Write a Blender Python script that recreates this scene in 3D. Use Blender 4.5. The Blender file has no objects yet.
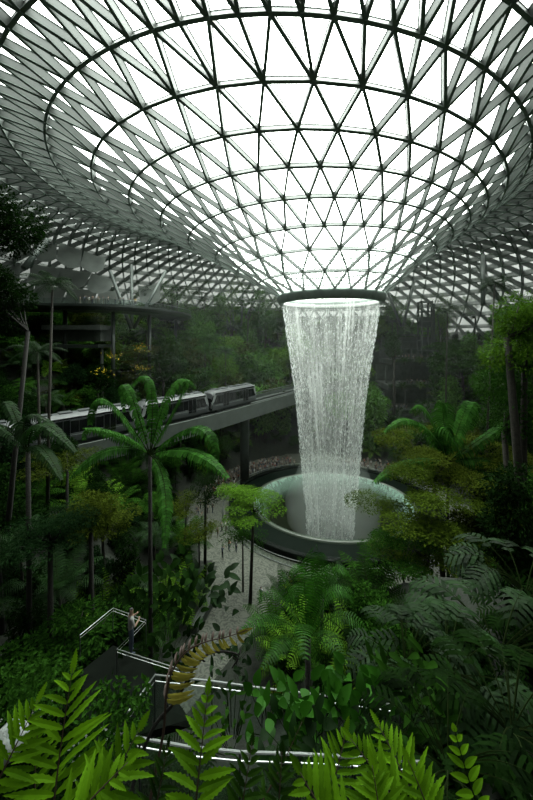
EXPOSURE = 1.3
SKY = 2.3
SKYDIR = (0.16, 0.42, 0.88)
SKYRAMP = [(0.0, .02), (1.0, 3.4), (0.5, .07), (0.62, .18), (0.72, .50), (0.82, 1.2), (0.92, 2.3)]
import bpy, math, random
import numpy as np
from mathutils import Vector, Matrix, noise
random.seed(7)
ALBEDO = 0.64          # every painted, planted and paved surface is a shade darker than its nominal colour
RS = np.random.RandomState(11)
sc = bpy.context.scene
col = sc.collection
F, CX, HY, CZ, CY = 320.0, 266.5, 338.0, 33.3, -66.0   # lens in pixels, principal column, horizon row, camera height, camera y

def P(px, py, d):
    "world point seen at pixel px,py at depth d in front of the camera"
    return Vector(((px-CX)/F*d, CY+d, CZ+(HY-py)/F*d))
def PX(p):
    d = p[1]-CY
    return CX+p[0]/d*F, HY-(p[2]-CZ)/d*F, d

# ------------------------------------------------------------------ materials
def mat(name, base=(.5,.5,.5), rough=.6, metal=0.0, var=0.0, scale=4.0, bump=0.0, bscale=None, spec=.5, trans=0.0, island=0.0, coat=0.0, stretch=None, base2=None):
    if 'water' not in name:
        base = tuple(c*ALBEDO for c in base); base2 = tuple(c*ALBEDO for c in base2) if base2 else None
    m = bpy.data.materials.new(name); m.use_nodes = True
    nt = m.node_tree; nt.nodes.clear(); L = nt.links.new
    out = nt.nodes.new('ShaderNodeOutputMaterial')
    b = nt.nodes.new('ShaderNodeBsdfPrincipled')
    b.inputs['Roughness'].default_value = rough; b.inputs['Metallic'].default_value = metal
    b.inputs['Specular IOR Level'].default_value = spec
    b.inputs['Coat Weight'].default_value = coat
    tc = nt.nodes.new('ShaderNodeTexCoord')
    vec = tc.outputs['Object']
    if stretch:
        mp = nt.nodes.new('ShaderNodeMapping'); mp.inputs['Scale'].default_value = stretch
        L(vec, mp.inputs['Vector']); vec = mp.outputs['Vector']
    colr = None
    if var > 0 or island > 0 or base2:
        n = nt.nodes.new('ShaderNodeTexNoise'); n.inputs['Scale'].default_value = scale; n.inputs['Detail'].default_value = 4
        L(vec, n.inputs['Vector'])
        mx = nt.nodes.new('ShaderNodeMix'); mx.data_type = 'RGBA'
        lo = [c*(1-var) for c in base]+[1]; hi = [min(1, c*(1+var)) for c in (base2 or base)]+[1]
        mx.inputs['A'].default_value = lo; mx.inputs['B'].default_value = hi
        rr = nt.nodes.new('ShaderNodeMapRange'); rr.inputs[1].default_value = .3; rr.inputs[2].default_value = .7
        L(n.outputs['Fac'], rr.inputs[0])
        fac = rr.outputs[0]
        if island > 0:
            g = nt.nodes.new('ShaderNodeNewGeometry')
            oi = nt.nodes.new('ShaderNodeObjectInfo')
            a = nt.nodes.new('ShaderNodeMath'); a.operation = 'MULTIPLY_ADD'; a.inputs[1].default_value = island
            L(g.outputs['Random Per Island'], a.inputs[0]); 
            a0 = nt.nodes.new('ShaderNodeMath'); a0.operation = 'MULTIPLY'; a0.inputs[1].default_value = 1-island
            L(fac, a0.inputs[0]); L(a0.outputs[0], a.inputs[2])
            a2 = nt.nodes.new('ShaderNodeMath'); a2.operation = 'MULTIPLY_ADD'; a2.inputs[1].default_value = .35; 
            L(oi.outputs['Random'], a2.inputs[0])
            a3 = nt.nodes.new('ShaderNodeMath'); a3.operation = 'MULTIPLY'; a3.inputs[1].default_value = .75
            L(a.outputs[0], a3.inputs[0]); L(a3.outputs[0], a2.inputs[2])
            fac = a2.outputs[0]
        L(fac, mx.inputs['Factor'])
        L(mx.outputs['Result'], b.inputs['Base Color']); colr = mx.outputs['Result']
    else:
        b.inputs['Base Color'].default_value = (*base, 1)
    if bump > 0:
        n2 = nt.nodes.new('ShaderNodeTexNoise'); n2.inputs['Scale'].default_value = bscale or scale*3
        n2.inputs['Detail'].default_value = 5
        L(vec, n2.inputs['Vector'])
        bp = nt.nodes.new('ShaderNodeBump'); bp.inputs['Strength'].default_value = bump; bp.inputs['Distance'].default_value = .1
        L(n2.outputs['Fac'], bp.inputs['Height']); L(bp.outputs[0], b.inputs['Normal'])
    if trans > 0:
        t = nt.nodes.new('ShaderNodeBsdfTranslucent')
        if colr: L(colr, t.inputs['Color'])
        else: t.inputs['Color'].default_value = (*base, 1)
        ms = nt.nodes.new('ShaderNodeMixShader'); ms.inputs[0].default_value = trans
        L(b.outputs[0], ms.inputs[1]); L(t.outputs[0], ms.inputs[2]); L(ms.outputs[0], out.inputs[0])
    else:
        L(b.outputs[0], out.inputs[0])
    return m

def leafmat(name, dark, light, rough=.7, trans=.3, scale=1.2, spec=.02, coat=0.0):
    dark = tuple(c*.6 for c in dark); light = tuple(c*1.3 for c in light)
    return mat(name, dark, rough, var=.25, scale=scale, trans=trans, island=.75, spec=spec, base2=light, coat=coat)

def glassmat(name, tint, clear, rough=.08):
    m = bpy.data.materials.new(name); m.use_nodes = True
    nt = m.node_tree; nt.nodes.clear(); L = nt.links.new
    out = nt.nodes.new('ShaderNodeOutputMaterial'); t = nt.nodes.new('ShaderNodeBsdfTransparent')
    t.inputs['Color'].default_value = (*tint, 1)
    g = nt.nodes.new('ShaderNodeBsdfGlossy'); g.inputs['Roughness'].default_value = rough; g.inputs['Color'].default_value = (.9, .95, .93, 1)
    ms = nt.nodes.new('ShaderNodeMixShader')
    lw = nt.nodes.new('ShaderNodeFresnel'); lw.inputs['IOR'].default_value = 1.55
    geo = nt.nodes.new('ShaderNodeNewGeometry')      # same reflectance from either side of the pane
    ab = nt.nodes.new('ShaderNodeVectorMath'); ab.operation = 'DOT_PRODUCT'
    L(geo.outputs['Normal'], ab.inputs[0]); L(geo.outputs['Incoming'], ab.inputs[1])
    a1 = nt.nodes.new('ShaderNodeMath'); a1.operation = 'ABSOLUTE'; L(ab.outputs['Value'], a1.inputs[0])
    a2 = nt.nodes.new('ShaderNodeMath'); a2.operation = 'SUBTRACT'; a2.inputs[0].default_value = 1; L(a1.outputs[0], a2.inputs[1])
    a3 = nt.nodes.new('ShaderNodeMath'); a3.operation = 'POWER'; a3.inputs[1].default_value = 4; L(a2.outputs[0], a3.inputs[0])
    a4 = nt.nodes.new('ShaderNodeMath'); a4.operation = 'MULTIPLY_ADD'; a4.inputs[1].default_value = clear; a4.inputs[2].default_value = 1-clear
    L(a3.outputs[0], a4.inputs[0])
    L(a4.outputs[0], ms.inputs[0]); nt.nodes.remove(lw)
    L(t.outputs[0], ms.inputs[1]); L(g.outputs[0], ms.inputs[2]); L(ms.outputs[0], out.inputs[0])
    return m

# ------------------------------------------------------------------ mesh builder
class MB:
    def __init__(s): s.v = []; s.f = []; s.m = []; s.n = 0
    def add(s, verts, faces, mi=0):
        o = s.n; s.v.extend([tuple(x) for x in verts]); s.n += len(verts)
        s.f.extend([tuple(i+o for i in f) for f in faces]); s.m.extend([mi]*len(faces))
    def box(s, c, sz, mi=0, R=None):
        h = [x/2 for x in sz]
        vs = [Vector((sx*h[0], sy*h[1], sz_*h[2])) for sx in (-1, 1) for sy in (-1, 1) for sz_ in (-1, 1)]
        if R is not None: vs = [R @ v for v in vs]
        c = Vector(c)
        s.add([c+v for v in vs], [(0,1,3,2),(4,6,7,5),(0,4,5,1),(2,3,7,6),(0,2,6,4),(1,5,7,3)], mi)
    def bar(s, a, b, w, h, up=(0,0,1), mi=0, off=0.0):
        "rectangular bar a->b, width w, height h along up, shifted off along up"
        a, b, up = Vector(a), Vector(b), Vector(up)
        d = (b-a).normalized(); side = d.cross(up)
        if side.length < 1e-5: side = d.cross(Vector((1,0,0)))
        side.normalize(); up = side.cross(d).normalized()
        vs = []
        for p in (a, b):
            for i, j in ((-1,-1),(1,-1),(1,1),(-1,1)):
                vs.append(p+side*(i*w/2)+up*(j*h/2+off))
        s.add(vs, [(0,1,2,3),(7,6,5,4),(0,4,5,1),(1,5,6,2),(2,6,7,3),(3,7,4,0)], mi)
    def tube(s, pts, r, n=6, mi=0, cap=True):
        pts = [Vector(p) for p in pts]; k = len(pts)
        rs = r if isinstance(r, (list, tuple)) else [r]*k
        base = s.n; vs = []
        for i, p in enumerate(pts):
            d = (pts[min(i+1, k-1)]-pts[max(i-1, 0)]).normalized()
            a = d.cross(Vector((0, 0, 1)))
            if a.length < .05: a = d.cross(Vector((0, 1, 0)))
            a.normalize(); b = d.cross(a)
            for j in range(n):
                t = 2*math.pi*j/n
                vs.append(p+(a*math.cos(t)+b*math.sin(t))*rs[i])
        fs = [(i*n+j, i*n+(j+1) % n, (i+1)*n+(j+1) % n, (i+1)*n+j) for i in range(k-1) for j in range(n)]
        if cap: fs += [tuple(range(n))[::-1], tuple((k-1)*n+j for j in range(n))]
        s.add(vs, fs, mi)
    def arrays(s, V, faces, mi=0):
        "V (m,k,3) many copies of a template with face list"
        m, k, _ = V.shape; o = s.n
        s.v.extend(map(tuple, V.reshape(-1, 3).tolist())); s.n += m*k
        for f in faces:
            for i in range(m):
                s.f.append(tuple(o+i*k+j for j in f))
        s.m.extend([mi]*(m*len(faces)))
    def mesh(s, name, mats, smooth=False):
        me = bpy.data.meshes.new(name); me.from_pydata(s.v, [], s.f)
        for x in (mats if isinstance(mats, (list, tuple)) else [mats]): me.materials.append(x)
        me.polygons.foreach_set('material_index', s.m)
        if smooth: me.polygons.foreach_set('use_smooth', [True]*len(s.f))
        me.update(); return me
    def build(s, name, mats, parent=None, smooth=False, loc=None):
        o = bpy.data.objects.new(name, s.mesh(name, mats, smooth)); col.objects.link(o)
        if parent is not None: o.parent = parent
        if loc is not None: o.location = loc
        return o

def tag(o, label=None, cat=None, group=None, kind=None):
    if label: o['label'] = label
    if cat: o['category'] = cat
    if group: o['group'] = group
    if kind: o['kind'] = kind
    return o
def thing(name, label, cat, loc=(0,0,0), rz=0, group=None):
    o = bpy.data.objects.new(name, None); col.objects.link(o); o.location = loc; o.rotation_euler = (0,0,rz)
    return tag(o, label, cat, group)
def mobj(name, me, parent=None, loc=None, rot=None, sc_=None):
    o = bpy.data.objects.new(name, me); col.objects.link(o)
    if parent is not None: o.parent = parent
    if loc is not None: o.location = loc
    if rot is not None: o.rotation_euler = rot
    if sc_ is not None: o.scale = (sc_,)*3 if isinstance(sc_, (int, float)) else sc_
    return o
KIDS = {}
def copy_tree(o, parent=None):
    c = o.copy(); col.objects.link(c)
    if parent is not None: c.parent = parent
    for ch in list(o.children): copy_tree(ch, c)
    return c

# ------------------------------------------------------------------ camera, sky
cam = bpy.data.objects.new('camera', bpy.data.cameras.new('camera')); col.objects.link(cam); sc.camera = cam
cam.location = (0, CY, CZ); cam.rotation_euler = (math.pi/2, 0, 0)
cam.data.sensor_fit = 'VERTICAL'; cam.data.sensor_height = 36; cam.data.sensor_width = 24
cam.data.lens = F*36/800; cam.data.clip_start = .05; cam.data.clip_end = 2000
cam.data.shift_y = (HY-400)/800.0
sc.view_settings.view_transform = 'Standard'; sc.view_settings.look = 'None'
sc.view_settings.gamma = 1; sc.view_settings.use_curve_mapping = False
sc.view_settings.exposure = EXPOSURE

w = bpy.data.worlds.new('sky'); sc.world = w; w.use_nodes = True
nt = w.node_tree; nt.nodes.clear(); L = nt.links.new
wo = nt.nodes.new('ShaderNodeOutputWorld'); bg = nt.nodes.new('ShaderNodeBackground')
tc = nt.nodes.new('ShaderNodeTexCoord')
dp = nt.nodes.new('ShaderNodeVectorMath'); dp.operation = 'DOT_PRODUCT'
sd = Vector(SKYDIR).normalized(); dp.inputs[1].default_value = sd
L(tc.outputs['Generated'], dp.inputs[0])
cr = nt.nodes.new('ShaderNodeValToRGB')
for i, (p_, v_) in enumerate(SKYRAMP):
    e = cr.color_ramp.elements[i] if i < 2 else cr.color_ramp.elements.new(p_)
    e.position = p_; e.color = (v_*.94, v_*1.0, v_*.94, 1)
mr = nt.nodes.new('ShaderNodeMapRange'); mr.inputs[1].default_value = -1; mr.inputs[2].default_value = 1
L(dp.outputs['Value'], mr.inputs[0]); L(mr.outputs[0], cr.inputs['Fac'])
L(cr.outputs['Color'], bg.inputs['Color']); bg.inputs['Strength'].default_value = SKY
L(bg.outputs[0], wo.inputs[0])
sc.cycles.max_bounces = 6; sc.cycles.transparent_max_bounces = 24; sc.cycles.diffuse_bounces = 3
sc.cycles.glossy_bounces = 2; sc.cycles.transmission_bounces = 3; sc.cycles.volume_bounces = 1
sc.cycles.use_denoising = True; sc.cycles.caustics_reflective = False; sc.cycles.caustics_refractive = False
sc.cycles.sample_clamp_indirect = 4
# ------------------------------------------------------------------ the glass roof
M_steel = mat('painted_steel', (.20,.22,.205), .45, .15, var=.12, scale=.6)
M_flange = mat('dark_flange_steel', (.34,.42,.37), .6, .0, var=.15, scale=.6)
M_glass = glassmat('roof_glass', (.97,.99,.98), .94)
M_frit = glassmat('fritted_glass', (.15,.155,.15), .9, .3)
RINGS = [ # centre x, radius, height over the camera, sideways tilt, nodes, phase
 (13.1,10.7, 8.5, 0.0, 24, .55), (12.4,14.2,10.9, .00, 24, .21), (11.6,17.7,13.4, .0, 24, -.11),
 (11.0,21.3,15.7, .0, 48, -.04), (9.6,25.0,18.0,-.02, 48, -.27), (8.2,28.6,20.0,-.035, 48, -.51),
 (6.6,32.2,22.0,-.05, 48, -.78), (4.8,36.0,24.0,-.055, 48, -1.08), (2.9,40.0,26.3,-.055, 96, -2.0),
 (1.5,44.2,27.8,-.05, 96, -2.5)]
for i, (r_, z_) in enumerate([(48.6,28.5),(53,28.4),(57.5,27.6),(62,26.3),(66.5,24.4),(71,22.2),(75.5,19.5),(80,16.4),(84,12.8),(88,9.0),(91.5,4.6),(94,-.5),(95.5,-6)]):
    RINGS.append((1.0-.1*i, r_, z_, -.05+.004*i, 96, -3.0-.5*i))
def node(k, j):
    cx, r, z, tl, n, ph = RINGS[k]
    a = -math.pi/2+2*math.pi*(j+ph)/n
    x = cx+r*math.cos(a); y = r*math.sin(a)
    return Vector((x, y, CZ+z+tl*(x-cx)))
def ring_normal(k, j):
    cx, r, z, tl, n, ph = RINGS[k]
    a = -math.pi/2+2*math.pi*(j+ph)/n
    k0, k1 = max(k-1, 0), min(k+1, len(RINGS)-1)
    dr, dz = RINGS[k1][1]-RINGS[k0][1], RINGS[k1][2]-RINGS[k0][2]
    v = Vector((-dz*math.cos(a), -dz*math.sin(a), dr)); return v.normalized()
roof = thing('ceiling', 'vast domed diagrid glass roof dipping to a funnel over the waterfall', None); tag(roof, kind='structure')
fr = MB(); gl = MB(); gf = MB(); g2 = MB()
def member(a, b, na, nb, w_, h_):
    up = (na+nb).normalized()
    fr.bar(a, b, w_*.55, h_, up, 0, h_*.5)
    fr.bar(a, b, w_*1.2, w_*.3, up, 1, 0)
    fr.bar(a, b, w_*.9, w_*.25, up, 1, h_)
for k in range(len(RINGS)):
    n = RINGS[k][4]
    w_ = .17+.014*min(k, 9); h_ = .36+.085*min(k, 9)+.04*max(0, k-9)
    for j in range(n):
        if k > 0: member(node(k, j), node(k, (j+1)), ring_normal(k, j), ring_normal(k, j+1), w_, h_*(1 if k < 12 else 1.2))
        fr.box(node(k, j), (w_*1.1,)*3, 1, Vector((0,0,1)).rotation_difference(ring_normal(k, j)).to_matrix())
    if k+1 < len(RINGS):
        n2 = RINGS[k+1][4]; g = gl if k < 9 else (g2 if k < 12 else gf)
        for j in range(n):
            a = node(k, j); na = ring_normal(k, j)
            if n2 == n:
                # upper nodes lie either side: choose the pairing from the phases
                d = RINGS[k+1][5]-RINGS[k][5]; o = math.ceil(-d-1e-6)-1 if d < 0 else -1
                # nodes j+o and j+o+1 of the upper ring straddle node j
                o = -math.floor(d)-1
                targets = [j+o, j+o+1]
            else:
                d = (RINGS[k+1][5]-2*RINGS[k][5]); o = round(-d)
                targets = [2*j+o-1, 2*j+o, 2*j+o+1]
            for t in targets: member(a, node(k+1, t), na, ring_normal(k+1, t), w_, h_)
            G = lambda kk, jj: node(kk, jj)+ring_normal(kk, jj)*(h_+.02)
            pts = [G(k+1, t) for t in targets]
            for q in range(len(pts)-1): g.add([G(k, j), pts[q], pts[q+1]], [(0,1,2)])
            g.add([G(k, j), G(k, j+1), G(k+1, targets[-1])], [(0,1,2)])
fr.build('roof_frame', [M_steel, M_flange], roof)
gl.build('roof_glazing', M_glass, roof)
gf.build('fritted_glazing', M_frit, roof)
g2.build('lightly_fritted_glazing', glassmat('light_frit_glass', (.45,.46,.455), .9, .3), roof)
# oculus collar: steel drum from which the water falls
M_collar = mat('oculus_steel', (.26,.33,.29), .45, .3, var=.2, scale=.8)
M_collar2 = mat('oculus_lip', (.62,.66,.62), .4, .0, var=.08, scale=.8)
ocx, oz = 13.1, CZ
oc = thing('oculus_collar', 'dark round steel ring at the foot of the glass funnel, water pouring through it', 'collar', (ocx, 0, oz))
m = MB(); N = 96
prof = [(10.75,8.75),(10.95,8.5),(11.0,8.2),(10.75,7.4),(10.55,6.95),(10.3,6.9),(9.9,6.95),(9.8,7.3),(9.8,8.4),(10.2,8.75)]
vs = [(r*math.cos(2*math.pi*i/N), r*math.sin(2*math.pi*i/N), z) for r, z in prof for i in range(N)]
K = len(prof)
m.add(vs, [(k*N+i, k*N+(i+1) % N, ((k+1) % K)*N+(i+1) % N, ((k+1) % K)*N+i) for k in range(K) for i in range(N)])
m.build('ring_beam', M_collar, oc, smooth=True)
m = MB()
prof = [(10.2,8.2),(9.85,8.2),(9.7,7.3),(9.62,7.0),(9.75,6.98),(10.1,7.4)]
vs = [(r*math.cos(2*math.pi*i/N), r*math.sin(2*math.pi*i/N), z) for r, z in prof for i in range(N)]
K = len(prof)
m.add(vs, [(k*N+i, k*N+(i+1) % N, ((k+1) % K)*N+(i+1) % N, ((k+1) % K)*N+i) for k in range(K) for i in range(N)])
m.build('water_lip', M_collar2, oc, smooth=True)
# ------------------------------------------------------------------ ground, plaza, pool, waterfall
PC = (13.1, -2.4)          # pool centre
def smooth(t): t = max(0, min(1, t)); return t*t*(3-2*t)
def outside(x, y):
    "metres outside the plaza"
    dx, dy = (x-13.0), (y+4.0)
    rx = 27.0 if dx > 0 else 29.0; ry = 31.0 if dy > 0 else 23.0
    q = math.hypot(dx/rx, dy/ry)
    s1 = (q-1)*min(rx, ry)
    # paved neck running from the plaza towards the viewer
    s2 = math.hypot((x+4.5)/5.0, (y+30)/11.0)-1; s2 *= 5
    return min(s1, s2)
def T(x, y):
    s = outside(x, y)
    if s <= 0: return 0.0
    k = 1.05
    if x < -10: k -= .22*smooth((-x-10)/25)
    if y > 20: k = k*(1-.15*smooth((y-20)/30))
    h = s*k
    if h > 31.2: h = 31.2+(h-31.2)*.08
    if 33 < x < 76 and 24 < y < 53.5: h = min(h, 5+max(0, 33-y)*.0)
    h += 1.0*noise.noise(Vector((x*.12, y*.12, 0)))*smooth(s/8)
    return max(0, h)
M_soil = mat('dark_soil', (.010,.016,.007), .9, var=.5, scale=1.2, bump=.6)
M_pave = mat('stone_paving', (.30,.30,.25), .75, var=.25, scale=.8)
# cobbled fan paving: voronoi bumps over the plaza
def paving():
    m = M_pave; nt = m.node_tree; L = nt.links.new
    b = [n for n in nt.nodes if n.type == 'BSDF_PRINCIPLED'][0]
    tc = [n for n in nt.nodes if n.type == 'TEX_COORD'][0]
    mp = nt.nodes.new('ShaderNodeMapping'); mp.inputs['Scale'].default_value = (1.1, 1.1, 1.1)
    L(tc.outputs['Object'], mp.inputs['Vector'])
    wv = nt.nodes.new('ShaderNodeTexWave'); wv.wave_type = 'RINGS'; wv.rings_direction = 'Z'; wv.inputs['Scale'].default_value = .55
    wv.inputs['Distortion'].default_value = 26; wv.inputs['Detail'].default_value = 3; L(mp.outputs[0], wv.inputs['Vector'])
    vo = nt.nodes.new('ShaderNodeTexVoronoi'); vo.inputs['Scale'].default_value = 2.2; L(mp.outputs[0], vo.inputs['Vector'])
    mx = nt.nodes.new('ShaderNodeMix'); mx.data_type = 'RGBA'
    a = nt.nodes.new('ShaderNodeMath'); a.operation = 'MULTIPLY'; L(wv.outputs['Fac'], a.inputs[0]); L(vo.outputs['Distance'], a.inputs[1])
    mr = nt.nodes.new('ShaderNodeMapRange'); mr.inputs[1].default_value = .05; mr.inputs[2].default_value = .5; L(a.outputs[0], mr.inputs[0])
    mx.inputs['A'].default_value = (.068,.076,.055,1); mx.inputs['B'].default_value = (.026,.030,.021,1)
    L(mr.outputs[0], mx.inputs['Factor']); L(mx.outputs['Result'], b.inputs['Base Color'])
paving()
gm = MB(); X = np.arange(-110, 131, 2.0); Y = np.arange(-80, 111, 2.0)
idx = {}
for i, x in enumerate(X):
    for j, y in enumerate(Y):
        idx[i, j] = len(idx); gm.v.append((x, y, T(x, y)-.06))
gm.n = len(gm.v)
for i in range(len(X)-1):
    for j in range(len(Y)-1):
        cx_, cy_ = X[i]+1, Y[j]+1
        if math.hypot((cx_-PC[0])/19.0, (cy_-PC[1])/16.4) < 1: continue
        gm.f.append((idx[i,j], idx[i+1,j], idx[i+1,j+1], idx[i,j+1])); gm.m.append(0)
tag(gm.build('ground', M_soil, smooth=True), 'dark planted slopes rising on every side of the plaza', kind='structure')
# paved floor: a ring round the pool with the neck
fm = MB(); NA = 120
def edge(a):
    r = 20.0
    while outside(PC[0]+r*math.cos(a), PC[1]+r*math.sin(a)) < 0.4 and r < 60: r += .5
    return r
rad = [edge(2*math.pi*i/NA) for i in range(NA)]
for i in range(NA):
    a = 2*math.pi*i/NA
    for q in range(9):
        t = q/8; x0, y0 = PC[0]+20.2*math.cos(a), PC[1]+17.6*math.sin(a)
        x1, y1 = PC[0]+rad[i]*math.cos(a), PC[1]+rad[i]*math.sin(a)
        fm.v.append((x0+(x1-x0)*t, y0+(y1-y0)*t, 0.0))
fm.n = len(fm.v)
for i in range(NA):
    for q in range(8):
        k = (i+1) % NA
        fm.f.append((i*9+q, i*9+q+1, k*9+q+1, k*9+q)); fm.m.append(0)
tag(fm.build('floor', M_pave), 'grey stone paving of the plaza around the pool', kind='structure')

M_granite = mat('wet_black_granite', (.008,.011,.009), .25, var=.3, scale=1.5, coat=.0, spec=.08)
M_darkwater = mat('dark_water', (.004,.007,.005), .35, bump=.15, bscale=3.0, spec=.03)
M_acrylic = mat('bowl_acrylic', (.014,.019,.010), .6, var=.45, scale=.35, bump=.1, bscale=2.5, spec=.06, stretch=(1,1,.15))
M_rim = mat('pool_rim', (.09,.115,.085), .3, var=.2, scale=.5)
M_rail = mat('brushed_steel_rail', (.55,.58,.57), .3, .8)
def spillmat():
    "thin white film of water running over the rim and thinning out down the bowl"
    m = bpy.data.materials.new('spill_water'); m.use_nodes = True
    nt = m.node_tree; nt.nodes.clear(); L = nt.links.new
    out = nt.nodes.new('ShaderNodeOutputMaterial'); t = nt.nodes.new('ShaderNodeBsdfTransparent')
    d = nt.nodes.new('ShaderNodeBsdfPrincipled'); d.inputs['Base Color'].default_value = (.45,.70,.56,1); d.inputs['Roughness'].default_value = .35
    ms = nt.nodes.new('ShaderNodeMixShader'); tc = nt.nodes.new('ShaderNodeTexCoord'); sp = nt.nodes.new('ShaderNodeSeparateXYZ')
    L(tc.outputs['Object'], sp.inputs[0])
    mr = nt.nodes.new('ShaderNodeMapRange'); mr.interpolation_type = 'SMOOTHSTEP'
    mr.inputs[1].default_value = -2.6; mr.inputs[2].default_value = 1.2; mr.inputs[3].default_value = 0; mr.inputs[4].default_value = .52
    L(sp.outputs['Z'], mr.inputs[0])
    n = nt.nodes.new('ShaderNodeTexNoise'); n.inputs['Scale'].default_value = 1.4; n.inputs['Detail'].default_value = 4
    mp = nt.nodes.new('ShaderNodeMapping'); mp.inputs['Scale'].default_value = (1,1,.12); L(tc.outputs['Object'], mp.inputs[0]); L(mp.outputs[0], n.inputs['Vector'])
    q = nt.nodes.new('ShaderNodeMath'); q.operation = 'MULTIPLY'; L(mr.outputs[0], q.inputs[0])
    m2 = nt.nodes.new('ShaderNodeMapRange'); m2.inputs[1].default_value = .3; m2.inputs[2].default_value = .7; m2.inputs[3].default_value = .5; L(n.outputs['Fac'], m2.inputs[0]); L(m2.outputs[0], q.inputs[1])
    L(q.outputs[0], ms.inputs[0]); L(t.outputs[0], ms.inputs[1]); L(d.outputs[0], ms.inputs[2]); L(ms.outputs[0], out.inputs[0])
    return m
pool = thing('fountain_pool', 'large round sunken pool with dark granite surround under the waterfall', 'pool', (PC[0], PC[1], 0))
def ell(prof, mb, N=128, close=False, mi=0):
    vs = [(rx*math.cos(2*math.pi*i/N), ry*math.sin(2*math.pi*i/N), z) for rx, ry, z in prof for i in range(N)]
    K = len(prof); R = K if close else K-1
    mb.add(vs, [(k*N+i, k*N+(i+1) % N, ((k+1) % K)*N+(i+1) % N, ((k+1) % K)*N+i) for k in range(R) for i in range(N)], mi)
m = MB(); ell([(20.5,17.9,0),(20.5,17.9,1.15),(20.4,17.8,1.25),(19.7,17.1,1.25),(19.6,17.0,1.1),(19.6,17.0,.3)], m); m.build('surround_wall', M_granite, pool, smooth=False)
m = MB(); ell([(19.65,17.05,.75),(15.9,13.2,.78)], m); m.build('overflow_water', M_darkwater, pool)
m = MB(); ell([(15.95,13.25,.5),(15.9,13.2,1.05),(15.75,13.05,1.12),(15.3,12.6,1.1),(15.2,12.5,.95)], m); m.build('bowl_rim', M_rim, pool, smooth=True)
m = MB(); pr = []
for i in range(17):
    t = i/16; r = 1-.62*t; z = 1.0-9.0*math.sin(t*math.pi/2)**1.15
    pr.append((15.25*r, 12.55*r, z))
ell(pr, m); m.build('bowl', M_acrylic, pool, smooth=True)
m = MB(); ell([(rx*.995, ry*.995, z+.06) for rx, ry, z in pr[:6]], m); m.build('spilling_water', spillmat(), pool, smooth=True)
m = MB(); ell([(15.25*.40,12.55*.40,-7.9),(.01,.01,-7.9)], m); m.build('bowl_water', M_darkwater, pool)
# railing round the pool
rl = thing('pool_railing', 'thin steel guard rail curving round the outside of the pool', 'railing', (PC[0], PC[1], 0))
m = MB(); n = 160
ring = [(21.6*math.cos(2*math.pi*i/n), 19.0*math.sin(2*math.pi*i/n)) for i in range(n+1)]
m.tube([(x, y, 1.12) for x, y in ring], .045, 6); m.build('top_rail', M_rail, rl)
m = MB(); m.tube([(x*1.004, y*1.004, .12) for x, y in ring], .05, 6); m.build('kerb_rail', M_rail, rl)
pm = MB(); pm.bar((0,0,0), (0,0,1.12), .05, .02, (1,0,0)); pme = pm.mesh('post', [M_rail])
for i in range(0, n, 4):
    x, y = ring[i]; mobj('post', pme, rl, (x, y, 0))
M_railglass = glassmat('balustrade_glass', (.86,.93,.90), .93)
m = MB()
for i in range(n):
    (x0, y0), (x1, y1) = ring[i], ring[i+1]
    m.add([(x0,y0,.15),(x1,y1,.15),(x1,y1,1.08),(x0,y0,1.08)], [(0,1,2,3)])
m.build('glass_panel', M_railglass, rl)

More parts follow.
